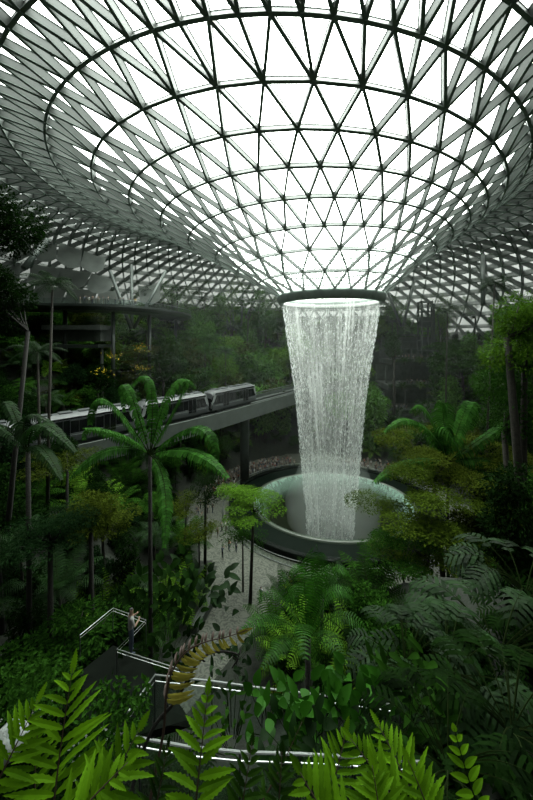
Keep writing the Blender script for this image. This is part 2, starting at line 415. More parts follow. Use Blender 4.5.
# waterfall
def fall_r(z):
    "radius of the falling sheet against height"
    pts = [(-7.8,4.6),(-2,4.9),(3,5.5),(8,5.9),(14,6.4),(22,7.15),(30,8.3),(35,9.1),(38.5,9.55),(40.3,9.7)]
    for (z0, r0), (z1, r1) in zip(pts, pts[1:]):
        if z <= z1: return r0+(r1-r0)*max(0, (z-z0)/(z1-z0))
    return pts[-1][1]
def watermat(name, dens, zlow=None):
    m = bpy.data.materials.new(name); m.use_nodes = True
    nt = m.node_tree; nt.nodes.clear(); L = nt.links.new
    out = nt.nodes.new('ShaderNodeOutputMaterial'); t = nt.nodes.new('ShaderNodeBsdfTransparent')
    d = nt.nodes.new('ShaderNodeBsdfDiffuse'); d.inputs['Color'].default_value = (.93,.97,.94,1)
    tr = nt.nodes.new('ShaderNodeBsdfTranslucent'); tr.inputs['Color'].default_value = (.93,.97,.94,1)
    a = nt.nodes.new('ShaderNodeMixShader'); a.inputs[0].default_value = .5
    L(d.outputs[0], a.inputs[1]); L(tr.outputs[0], a.inputs[2])
    ms = nt.nodes.new('ShaderNodeMixShader'); L(t.outputs[0], ms.inputs[1]); L(a.outputs[0], ms.inputs[2])
    uv = nt.nodes.new('ShaderNodeUVMap')
    mp = nt.nodes.new('ShaderNodeMapping'); mp.inputs['Scale'].default_value = (60, 1.6, 1); L(uv.outputs[0], mp.inputs['Vector'])
    n = nt.nodes.new('ShaderNodeTexNoise'); n.inputs['Scale'].default_value = 1.6; n.inputs['Detail'].default_value = 5; n.inputs['Roughness'].default_value = .65
    L(mp.outputs[0], n.inputs['Vector'])
    mp2 = nt.nodes.new('ShaderNodeMapping'); mp2.inputs['Scale'].default_value = (9, .35, 1); L(uv.outputs[0], mp2.inputs['Vector'])
    n2 = nt.nodes.new('ShaderNodeTexNoise'); n2.inputs['Scale'].default_value = 1.0; n2.inputs['Detail'].default_value = 2
    L(mp2.outputs[0], n2.inputs['Vector'])
    mr = nt.nodes.new('ShaderNodeMapRange'); mr.inputs[1].default_value = .46; mr.inputs[2].default_value = .66; L(n.outputs['Fac'], mr.inputs[0])
    mr2 = nt.nodes.new('ShaderNodeMapRange'); mr2.inputs[1].default_value = .3; mr2.inputs[2].default_value = .7; mr2.inputs[3].default_value = .35; mr2.inputs[4].default_value = 1.3; L(n2.outputs['Fac'], mr2.inputs[0])
    q = nt.nodes.new('ShaderNodeMath'); q.operation = 'MULTIPLY'; L(mr.outputs[0], q.inputs[0]); L(mr2.outputs[0], q.inputs[1])
    # the sheet breaks into more spray the further it falls
    sp = nt.nodes.new('ShaderNodeSeparateXYZ'); L(uv.outputs[0], sp.inputs[0])
    mz = nt.nodes.new('ShaderNodeMapRange'); mz.inputs[1].default_value = 0; mz.inputs[2].default_value = 1; mz.inputs[3].default_value = dens*1.5; mz.inputs[4].default_value = dens*.75
    L(sp.outputs['Y'], mz.inputs[0])
    q2 = nt.nodes.new('ShaderNodeMath'); q2.operation = 'MULTIPLY'; q2.use_clamp = True; L(q.outputs[0], q2.inputs[0]); L(mz.outputs[0], q2.inputs[1])
    q3 = nt.nodes.new('ShaderNodeMath'); q3.operation = 'ADD'; q3.use_clamp = True; q3.inputs[1].default_value = dens*.09; L(q2.outputs[0], q3.inputs[0])
    L(q3.outputs[0], ms.inputs[0]); L(ms.outputs[0], out.inputs[0])
    return m
wf = thing('waterfall', 'tall white circular waterfall pouring from the roof oculus into the pool', 'waterfall', (13.1, 0, 0)); wf['kind'] = 'stuff'
def sheet(name, scale_, dens, z0=-7.6, z1=40.1, ph=0):
    N, K = 96, 40; V = []; UV = []
    for k in range(K+1):
        z = z0+(z1-z0)*k/K; r = fall_r(z)*scale_
        for i in range(N+1):
            a = 2*math.pi*i/N; V.append((r*math.cos(a), r*math.sin(a)*1.0, z)); UV.append((i/N+ph, k/K))
    Fs = [(k*(N+1)+i, k*(N+1)+i+1, (k+1)*(N+1)+i+1, (k+1)*(N+1)+i) for k in range(K) for i in range(N)]
    me = bpy.data.meshes.new(name); me.from_pydata(V, [], Fs); me.materials.append(watermat(name, dens))
    ul = me.uv_layers.new(name='UVMap')
    li = np.zeros(len(me.loops), dtype=np.int32); me.loops.foreach_get('vertex_index', li)
    ul.data.foreach_set('uv', np.array(UV)[li].astype(np.float32).ravel()); me.update()
    return mobj(name, me, wf)
sheet('water_sheet', 1.0, .46); sheet('water_sheet', .93, .26, ph=.37)
M_drop = mat('falling_water', (.95,.98,.96), .3, trans=.5)
m = MB(); rs = np.random.RandomState(3)
# strands: broken streams of drops, longer near the lip
for i in range(9500):
    a = rs.rand()*2*math.pi; u = rs.rand(); z = 40.0-46.5*u**.9
    r = fall_r(z)*(1+rs.normal()*(.006+.02*u)); ln = .2+rs.rand()**2*(1.1-.5*u); wd = .02+.055*rs.rand()**2.5
    z2 = z-ln; r2 = fall_r(z2)*r/fall_r(z)
    c, s_ = math.cos(a), math.sin(a); t = (-s_*wd, c*wd)
    x0, y0, x1, y1 = r*c, r*s_, r2*c, r2*s_
    n_ = (c*wd, s_*wd)
    mid = ((x0+x1)/2, (y0+y1)/2, (z+z2)/2-ln*.15)
    m.add([(x0,y0,z), (mid[0]+t[0],mid[1]+t[1],mid[2]), (mid[0]-t[0]*.5+n_[0],mid[1]-t[1]*.5+n_[1],mid[2]), (mid[0]-t[0]*.5-n_[0],mid[1]-t[1]*.5-n_[1],mid[2]), (x1,y1,z2)],
          [(0,1,2),(0,2,3),(0,3,1),(4,2,1),(4,3,2),(4,1,3)])
m.build('water_drops', M_drop, wf)
# spray drifting where the water lands
def mistmat(dens):
    m = bpy.data.materials.new('spray_mist'); m.use_nodes = True
    nt = m.node_tree; nt.nodes.clear(); L = nt.links.new
    out = nt.nodes.new('ShaderNodeOutputMaterial'); v = nt.nodes.new('ShaderNodeVolumeScatter')
    v.inputs['Color'].default_value = (.86,.97,.90,1); v.inputs['Anisotropy'].default_value = .2; v.inputs['Density'].default_value = dens
    L(v.outputs[0], out.inputs['Volume']); return m
ms_ = thing('spray_mist', 'pale mist hanging over the pool where the water lands', 'mist', (PC[0], PC[1], 0)); ms_['kind'] = 'stuff'
m = MB(); ell([(.01,.01,-7.5),(5.6,4.6,-7.4),(9.0,8.0,-3),(9.5,8.4,1.0),(8,7.5,4.5),(6.5,6.5,8.0),(.01,.01,9.0)], m, 48)
mo = m.build('low_mist', mistmat(.020), ms_, smooth=True)
m = MB(); ell([(.01,.01,1.5),(26,20,1.6),(44,36,8),(54,46,20),(60,54,36),(60,54,44),(40,34,50),(.01,.01,51)], m, 48)
m.v = [(x+3, y+28, z) for x, y, z in m.v]
m.build('drifting_haze', mistmat(.00045), ms_, smooth=True)
# ------------------------------------------------------------------ elevated track and trains
M_conc = mat('pale_concrete', (.085,.105,.09), .8, var=.18, scale=.7, bump=.1)
M_darkconc = mat('weathered_concrete', (.075,.09,.075), .85, var=.35, scale=.6, bump=.2)
M_black = mat('black_glass', (.008,.009,.010), .06, spec=.6)
M_roofgrey = mat('train_roof', (.10,.11,.11), .35, .1, var=.08, scale=1)
M_side = mat('train_side', (.09,.10,.10), .3, .2, var=.05, scale=1)
M_white = mat('white_paint', (.35,.38,.37), .35)
M_dark = mat('dark_metal', (.03,.035,.033), .5, .4)
M_grey = mat('grey_steel', (.06,.075,.066), .4, .5, var=.1, scale=1)
def catmull(pts, n=10):
    pts = [Vector(p) for p in pts]; pts = [2*pts[0]-pts[1]]+pts+[2*pts[-1]-pts[-2]]; o = []
    for i in range(1, len(pts)-2):
        for k in range(n):
            t = k/n; a, b, c, d = pts[i-1:i+3]
            o.append(.5*((2*b)+(c-a)*t+(2*a-5*b+4*c-d)*t*t+(-a+3*b-3*c+d)*t**3))
    o.append(pts[-2]); return o
ZT = 18.7
edge_pts = [(-44.5,CY+23.5,0),(-27.7,CY+41.3,0),(-11.8,CY+58.8,0),(6.8,CY+84,0),(17.5,CY+99.5,0),(27,CY+113,0)]
near_edge = catmull(edge_pts, 10)
def offs(line, d):
    o = []
    for i, p in enumerate(line):
        t = (line[min(i+1, len(line)-1)]-line[max(i-1, 0)]).normalized()
        o.append(p+Vector((-t.y, t.x, 0))*d)
    return o
def extrude_line(mb, line, prof, mi=0):
    "prof: closed list of (offset, z)"
    Ls = [[p+Vector((0,0,z)) for p in offs(line, d)] for d, z in prof]
    K = len(prof); n = len(line)
    vs = [Ls[k][i] for i in range(n) for k in range(K)]
    fs = [(i*K+k, i*K+(k+1) % K, (i+1)*K+(k+1) % K, (i+1)*K+k) for i in range(n-1) for k in range(K)]
    fs += [tuple(range(K)), tuple((n-1)*K+k for k in range(K))[::-1]]
    mb.add(vs, fs, mi)
vd = thing('monorail_viaduct', 'pale concrete elevated train track crossing behind the waterfall on a round pillar', 'viaduct')
m = MB()
extrude_line(m, near_edge, [(0,ZT),(0,ZT-3.0),(.6,ZT-3.3),(6.4,ZT-3.3),(7,ZT-3.0),(7,ZT),(6.75,ZT),(6.75,ZT-.9),(.3,ZT-.9),(.3,ZT)])
m.build('girder', M_conc, vd)
for q, (o_, z_) in enumerate([(2.6,ZT-.7),(4.6,ZT-.7)]):
    m = MB(); extrude_line(m, near_edge, [(o_-.25,z_-.3),(o_+.25,z_-.3),(o_+.25,z_+.15),(o_-.25,z_+.15)]); m.build('running_rail', M_dark, vd)
m = MB(); extrude_line(m, near_edge, [(6.7,ZT+.3),(6.95,ZT+.3),(6.95,ZT+.55),(6.7,ZT+.55)]); m.build('handrail', M_conc, vd)
for i in range(0, len(near_edge), 2):
    p = offs(near_edge, 6.82)[i]; m = MB(); m.bar((p.x,p.y,ZT-.1), (p.x,p.y,ZT+.35), .12, .12, (1,0,0)); m.build('handrail_post', M_conc, vd)
mid = offs(near_edge, 3.5)
for px_, lab in ((247, None), (60, None)):
    best = min(mid, key=lambda p: abs(CX+p.x/(p.y-CY)*F-px_))
    m = MB(); g = T(best.x, best.y)
    m.tube([(best.x,best.y,g-.3),(best.x,best.y,ZT-4.2),(best.x,best.y,ZT-3.2)], [1.05,1.05,1.5], 24); m.build('pillar', M_conc, vd, smooth=True)
# a train car in its own frame: x forward, y left, z up; 14 m long
def car_profile():
    return [(-1.42,.15),(-1.5,.6),(-1.5,1.15),(-1.48,1.2),(-1.46,2.75),(-1.38,3.2),(-1.1,3.5),(-.6,3.65),(0,3.7),(.6,3.65),(1.1,3.5),(1.38,3.2),(1.46,2.75),(1.48,1.2),(1.5,1.15),(1.5,.6),(1.42,.15)]
def make_car():
    t = thing('train_car', 'grey people mover car', 'train car')
    pr = car_profile(); K = len(pr); Ls = 6.6
    secs = [(-7.0,.62,.95),(-6.75,.86,.96),(-6.0,1,1),(6.0,1,1),(6.75,.86,.96),(7.0,.62,.95)]
    vs = []; fs = []; ms2 = []
    for x, s1, s2 in secs: vs += [(x, y*(.82+.18*s1), .15+(z-.15)*s1 if z > 2.6 else z) for y, z in pr]
    m = MB()
    for i in range(len(secs)-1):
        for k in range(K-1):
            z = (pr[k][1]+pr[k+1][1])/2
            mi = 0 if z > 3.0 else (1 if z > 1.25 else 2)
            fs.append((i*K+k, i*K+k+1, (i+1)*K+k+1, (i+1)*K+k)); ms2.append(mi)
    fs += [tuple(range(K))[::-1], tuple((len(secs)-1)*K+k for k in range(K))]; ms2 += [1, 1]
    m.v = vs; m.n = len(vs); m.f = fs; m.m = ms2
    m.build('body', [M_roofgrey, M_black, M_side], t)
    for sy in (-1, 1):
        m = MB(); m.box((0, sy*1.49, 2.85), (12.2, .05, .22)); m.build('roof_trim', M_side, t)
        for xd in (-3.1, 3.1):
            d = MB(); d.box((xd, sy*1.50, 1.75), (1.7, .06, 2.3)); dd = d.build('door', M_black, t)
            d = MB()
            for q in (-.87, 0, .87): d.box((xd+q, sy*1.53, 1.75), (.06, .05, 2.35))
            d.build('door_frame', M_side, dd)
        for xw in (-5.0, -1.1, 1.1, 5.0):
            d = MB(); d.box((xw, sy*1.49, 2.0), (.09, .05, 1.5)); d.build('window_pillar', M_dark, t)
        m = MB(); m.box((0, sy*1.5, .95), (12.4, .06, .05)); m.build('side_stripe', M_white, t)
    for sx in (-1, 1):
        m = MB()                                # pale slanted frame round each dark windscreen
        for sy in (-1, 1):
            m.bar((sx*6.98, sy*1.1, .5), (sx*7.02, sy*1.25, 1.5), .2, .12, (sx,0,0))
            m.bar((sx*7.02, sy*1.25, 1.5), (sx*6.3, sy*1.40, 3.25), .35, .10, (sx,0,.4))
            m.bar((sx*6.9, sy*1.38, 1.1), (sx*6.1, sy*1.5, 2.9), .40, .06, (0,sy,0))
        m.bar((sx*6.45, -1.35, 3.25), (sx*6.45, 1.35, 3.25), .25, .12, (sx,0,.5))
        m.build('windscreen_frame', M_white, t)
    m = MB()
    for x in np.arange(-5, 5.1, 2.5): m.box((x, 0, 3.72), (1.6, 1.3, .12))
    m.build('roof_equipment', M_roofgrey, t)
    m = MB(); m.box((0, 0, -.1), (11, 2.0, .6)); m.build('undercarriage', M_dark, t)
    for x in (-5, 5):
        for sy in (-.9, .9): m = MB(); m.tube([(x, sy-.18, -.25), (x, sy+.18, -.25)], .45, 14); m.build('wheel', M_dark, t)
    return t
centre = catmull([p for p in edge_pts], 40); centre = offs(centre, 3.55)
dist = [0]
for a, b in zip(centre, centre[1:]): dist.append(dist[-1]+(b-a).length)
def on_track(s):
    for i in range(len(dist)-1):
        if dist[i+1] >= s: return centre[i].lerp(centre[i+1], (s-dist[i])/(dist[i+1]-dist[i]))
    return centre[-1]
front = min(range(len(centre)), key=lambda i: abs(CX+centre[i].x/(centre[i].y-CY)*F-252.5))
s_front = dist[front]
car0 = make_car()
labs = ['grey train car nearest the waterfall with its white framed windscreen', 'middle grey train car behind the arching leaves of the big-leaved palm', 'dark train car at the left end of the track half hidden by leaves', 'train car farthest left on the track deep in the foliage']
for i in range(4):
    s1 = s_front-i*14.9; c = car0 if i == 0 else copy_tree(car0)
    a, b = on_track(s1), on_track(s1-14.0)
    if s1-14 < 0: b = a-(on_track(6)-on_track(0)).normalized()*14
    mm = (a+b)/2; d = a-b
    c.location = (mm.x, mm.y, ZT-.05); c.rotation_euler = (0, 0, math.atan2(d.y, d.x)); c.scale = (1, 1, 1.1)
    tag(c, labs[i], 'train car', 'train cars on the elevated track')

# ------------------------------------------------------------------ canopy walkway, left
M_railglass2 = glassmat('dim_balustrade_glass', (.75,.84,.80), .9)
ZW = 40.7
wk = [(-72,CY+62,0),(-47,CY+67.5,0),(-37,CY+69,0),(-30.5,CY+73,0),(-26,CY+83,0),(-23.8,CY+98,0),(-27,CY+112,0),(-36,CY+124,0)]
wl = catmull(wk, 8)
wt = thing('canopy_walkway', 'high curved walkway deck with glass sides along the left forest wall', 'walkway')
m = MB(); extrude_line(m, wl, [(0,ZW),(0,ZW-.5),(1,ZW-1.3),(9,ZW-1.3),(10,ZW-.5),(10,ZW)]); m.build('deck', M_grey, wt)
for o_, nm in ((.1, 'near'), (9.9, 'far')):
    m = MB(); extrude_line(m, wl, [(o_,ZW+1.15),(o_+.08,ZW+1.15),(o_+.08,ZW+1.23),(o_,ZW+1.23)]); m.build('handrail', M_rail, wt)
    m = MB(); ln = offs(wl, o_)
    for a, b in zip(ln, ln[1:]): m.add([(a.x,a.y,ZW),(b.x,b.y,ZW),(b.x,b.y,ZW+1.15),(a.x,a.y,ZW+1.15)], [(0,1,2,3)])
    m.build('glass_side', M_railglass2, wt)
    m = MB()
    for a in ln[::2]: m.bar((a.x,a.y,ZW),(a.x,a.y,ZW+1.15),.06,.06,(1,0,0))
    m.build('baluster_row', M_grey, wt)
ln = offs(wl, 5)
for i in (9, 20, 32, 44):
    p = ln[i]; m = MB(); m.tube([(p.x,p.y,T(p.x,p.y)-.5),(p.x,p.y,ZW-1.2)], .45, 12); m.build('column', M_grey, wt, smooth=True)
# concrete pavilion block beneath it
def slab(name, label, cat, c, sz, mt, rz=0, group=None):
    m = MB(); m.box((0,0,0), sz); o = m.build(name, mt, loc=c); o.rotation_euler = (0,0,rz); return tag(o, label, cat, group)
p = P(80, 333, 74)
bl = thing('lookout_pavilion', 'dark concrete block with a recessed opening under the left walkway', 'pavilion', (p.x, p.y, 0))
m = MB(); m.box((0,0,p.z+1.2),(13,7,1.0)); m.build('roof_slab', M_darkconc, bl)
m = MB(); m.box((0,1,p.z-.6),(11,5,2.6)); m.build('back_wall_block', M_darkconc, bl)
m = MB(); m.box((0,0,p.z-3.0),(12,7,.7)); m.build('lower_slab', M_grey, bl)
m = MB(); 
for q in (-5,5): m.tube([(q,0,T(p.x+q,p.y)-1),(q,0,p.z-3)],.4,10)
m.build('support_posts', M_darkconc, bl)
# roof struts
M_strut = mat('strut_steel', (.10,.125,.11), .4, .3, var=.1, scale=.5)
def strut(p0, p1, r, label, grp=None):
    m = MB(); m.tube([p0, p1], r, 14); o = m.build('roof_strut', M_strut, smooth=True)
    return tag(o, label, 'strut', grp)
strut(P(131,328,84), P(110,271,90), .48, 'slanted left arm of the three steel roof struts by the walkway bend')
strut(P(132,328,86), P(131.5,265,94), .44, 'upright middle pole of the three steel roof struts by the walkway bend')
strut(P(134,328,84), P(166,271,92), .44, 'slanted right arm of the three steel roof struts by the walkway bend')
strut(P(24,268,66), P(47,240,72), .62, 'thick grey slanted roof strut at the left above the palms')
strut(P(483,305,78), P(482.5,256,84), .5, 'dark upright roof strut above the trees at the right')
strut(P(500,300,82), P(478,266,88), .5, 'dark slanted roof strut left of the upright one at the right')
strut(P(401,326,108), P(387,291,112), .42, 'left arm of the V of roof struts just right of the oculus')
strut(P(403,326,108), P(415,279,114), .42, 'right arm of the V of roof struts just right of the oculus')
strut(P(229,330,122), P(220,287,126), .36, 'thin pale roof strut over the far trees, leftmost of four')
strut(P(234,330,122), P(231,288,128), .42, 'grey roof strut over the far trees, second of four from left')
strut(P(241,330,120), P(243,288,126), .40, 'pale roof strut over the far trees, third of four from left')
strut(P(246,318,118), P(260,290,122), .42, 'slanted roof strut over the far trees nearest the oculus')
# hanging shade sails on the left under the roof edge
M_sail = mat('grey_sail_fabric', (.55,.60,.56), .8, var=.18, scale=.35, trans=.55, stretch=(1,1,1))
def sail(p0, p1, p2, p3, label):
    "quad p0 p1 top, p3 p2 bottom, sagging"
    n = 12; m = MB(); V = []
    for i in range(n+1):
        for j in range(7):
            u, v = i/n, j/6
            a = p0.lerp(p1, u); b = p3.lerp(p2, u); q = a.lerp(b, v)
            sag = math.sin(math.pi*u)*(.3+.9*v)
            V.append(q+Vector((0, 0, -sag)))
    k = 7
    m.add(V, [(i*k+j, i*k+j+1, (i+1)*k+j+1, (i+1)*k+j) for i in range(n) for j in range(k-1)])
    m.add([v+Vector((0,.05,.05)) for v in V], [(i*k+j, (i+1)*k+j, (i+1)*k+j+1, i*k+j+1) for i in range(n) for j in range(k-1)])
    t = tag(m.build('shade_sail', M_sail, smooth=True), label, 'shade sail', 'grey shade sails below the left edge of the roof')
    return t
rows = [
 [((16,226),(30,229),(31,250),(12,250),86,'leftmost shade sail of the top row'), ((40,234),(57,241),(56,259),(32,256),88,'second shade sail from the left in the top row'),
  ((60,242),(82,250),(80,267),(56,259),90,'third shade sail from the left in the top row'), ((84,251),(106,258),(103,270),(80,266),92,'shade sail at the right end of the top row')],
 [((2,262),(22,262),(18,285),(-4,285),88,'leftmost sail of the middle row behind palm leaves'), ((34,264),(62,268),(54,284),(26,282),90,'broad sail in the middle row right of the thick strut'),
  ((62,268),(92,272),(84,286),(54,285),92,'broad sail in the middle row above the walkers'), ((92,273),(118,280),(108,291),(86,288),94,'sail at the right end of the middle row')],
 [((6,286),(34,286),(26,303),(0,303),92,'lowest row sail at the far left'), ((36,285),(68,287),(60,304),(28,304),93,'lowest row sail left of the walkers'),
  ((70,287),(98,290),(92,305),(62,305),95,'lowest row sail behind the walkers'), ((100,291),(120,290),(118,304),(94,304),97,'lowest row sail left of the slanted struts'),
  ((138,286),(160,284),(160,300),(140,302),104,'pale sail just right of the slanted struts')]]
for r_ in rows:
    for a, b, c, d, dd, lb in r_:
        sail(P(*a,dd+3), P(*b,dd+4), P(*c,dd), P(*d,dd-1), lb)

# ------------------------------------------------------------------ terraces and lift tower, right of the fall
M_planter = mat('planter_green', (.03,.06,.025), .8, var=.6, scale=3, bump=.8)
cx_ = 55
for (px0, px1, py, d, lb) in ((392,462,361,107,'uppermost'), (388,470,386,104,'middle'), (386,460,412,101,'lowest')):
    a, b = P(px0, py, d), P(px1, py, d)
    t = thing('terrace_floor', lb+' gallery floor of the terraced building right of the waterfall', 'terrace', ((a.x+b.x)/2, a.y+6, a.z), 0, 'gallery floors right of the waterfall')
    W_ = b.x-a.x
    m = MB(); m.box((0,0,-.5),(W_,12,1.6)); m.build('slab', M_darkconc, t)
    m = MB(); m.box((0,-6.2,.15),(W_,.5,1.1)); m.build('planter_edge', M_planter, t)
    m = MB(); m.box((0,5.8,3.0),(W_,.3,6)); m.build('back_panel', M_darkconc, t)
    m = MB(); m.bar((-W_/2,-5.8,1.7),(W_/2,-5.8,1.7),.08,.08); m.build('handrail', M_grey, t)
    m = MB()
    for q in np.linspace(-W_/2+1, W_/2-1, 4): m.box((q,-2,3.2),(.6,.6,6))
    m.build('column_row', M_darkconc, t)
a, b = P(405,338,112), P(434,338,112)
gh = thing('lift_lobby', 'dim concrete lobby with pale horizontal bands below the lift tower', 'lobby', ((a.x+b.x)/2, a.y+3, P(0,354,112).z))
m = MB(); m.box((0,0,3.0),(12,5,6)); m.build('body', M_darkconc, gh)
for z in (1.9, 4.3, 6.6): m = MB(); m.box((0,-2.6,z),(12.6,.6,.35)); m.build('band', M_conc, gh)
m = MB(); m.box((0,-2.55,.9),(9,.2,1.5)); m.build('shopfront', glassmat('shop_glass',(.5,.55,.5),.8), gh)
p0, p1 = P(420,355,106), P(430,302,106)
lt = thing('lift_tower', 'slim pale steel lift tower rising among trees right of the waterfall', 'lift tower', ((p0.x+p1.x)/2, p0.y, p0.z))
H_ = p1.z-p0.z; w2 = (p1.x-p0.x)/2
for sx in (-1,1):
    for sy in (-1,1): m = MB(); m.box((sx*w2, sy*1.3, H_/2),(.55,.5,H_)); m.build('corner_post', M_conc, lt)
for z in np.linspace(1.5, H_, 6): m = MB(); m.box((0,0,z),(2*w2+.5,3.1,.35)); m.build('landing_frame', M_conc, lt)
m = MB(); m.box((0,.2,H_*.62),(2*w2-.5,2.2,3.4)); m.build('lift_cabin', M_grey, lt)
m = MB(); m.box((w2+.9,0,H_/2-.3),(.9,1.2,H_-.5)); m.build('mast', M_conc, lt)

TERR = [(P(px0,py,d), P(px1,py,d), lb) for (px0, px1, py, d, lb) in ((392,462,361,107,'uppermost'), (388,470,386,104,'middle'), (386,460,412,101,'lowest'))]
# ------------------------------------------------------------------ railings on the near paths
M_glassnear = glassmat('path_balustrade_glass', (.72,.80,.77), .86, .2)
def balustrade(name, pts, label, post_every=1, h=1.05, r=.017, two=True, glass=True, extra=None):
    base = Vector(pts[0]); t = thing(name, label, 'balustrade', (base.x, base.y, base.z-h))
    rel = [Vector(p)-base+Vector((0,0,h)) for p in pts]
    m = MB(); m.tube(rel, r, 8); m.build('top_rail', M_rail, t)
    if two: m = MB(); m.tube([p-Vector((0,0,.13)) for p in rel], r*.6, 6); m.build('lower_rail', M_rail, t)
    for p in rel:
        m = MB(); m.bar(p-Vector((0,0,h)), p, .05, .02, (1,0,0)); m.build('post', M_dark, t)
    if glass:
        for a, b in zip(rel, rel[1:]):
            m = MB(); z = Vector((0,0,.16)); q = Vector((0,0,h-.05))
            m.add([a-z, b-z, b-q, a-q], [(0,1,2,3)]); m.build('glass_panel', M_glassnear, t)
    return t
balustrade('balustrade', [P(80,635,13.2), P(113,608,14.4), P(146,620,13.9), P(117,649,12.6), P(180,669,12.0)], 'zigzag steel rail around the lower viewing deck at left', glass=False, r=.013)
balustrade('balustrade', [P(128,712,5.6), P(155,675,6.6), P(212,681,6.5), P(262,688,6.4), P(345,698,6.3), P(400,706,6.2)], 'glass sided balustrade with bright rail above the path at centre')
balustrade('balustrade', [P(100,729,4.6), P(140,738,4.55), P(190,747,4.5), P(240,752,4.5), P(300,754,4.5), P(352,757,4.5), P(420,762,4.5)], 'nearest bright steel rail crossing behind the foreground ferns', r=.018)
M_path = mat('dark_path', (.006,.008,.006), .95, spec=.02, var=.2, scale=2)
p = P(112,640,13.4)
m = MB(); m.add([P(80,655,13.2)-Vector((0,0,.7)), P(113,630,14.6)-Vector((0,0,.7)), P(146,642,14.1)-Vector((0,0,.7)), P(190,700,11.8)-Vector((0,0,.7)), P(90,730,11.0)-Vector((0,0,.7))], [(4,3,2,1,0)])
vs = [Vector(v) for v in m.v]; m.add([v-Vector((0,0,.3)) for v in vs], [(0,1,2,3,4)])
m.f += [(i, (i+1) % 5, 5+(i+1) % 5, 5+i) for i in range(5)]; m.m += [0]*5
tag(m.build('viewing_deck', M_path), 'dark angular viewing deck inside the zigzag rail at left', 'deck')
# low wall beside the path and the pale boulder
m = MB(); a_, b_ = P(193,640,36), P(214,612,41); m.bar((a_.x,a_.y,.45), (b_.x,b_.y,.45), 1.0, .9)
tag(m.build('stone_bench', M_darkconc), 'dark low bench wall beside the paved path below', 'bench')
m = MB(); rs = np.random.RandomState(5)
for i in range(9):
    for j in range(14):
        th = math.pi*i/8; ph = 2*math.pi*j/14; rr = 1+.12*noise.noise(Vector((math.cos(ph)*1.3, math.sin(ph)*1.3, th)))
        m.v.append((.17*rr*math.sin(th)*math.cos(ph), .17*rr*math.sin(th)*math.sin(ph), .15*rr*math.cos(th)))
m.n = len(m.v)
for i in range(8):
    for j in range(14): m.f.append((i*14+j, i*14+(j+1) % 14, (i+1)*14+(j+1) % 14, (i+1)*14+j)); m.m.append(0)
tag(m.build('boulder', mat('pale_stone', (.42,.46,.43), .8, var=.3, scale=4, bump=.5), smooth=True, loc=P(10,741,3.4)), 'smooth pale grey boulder among the ferns at far left', 'boulder')
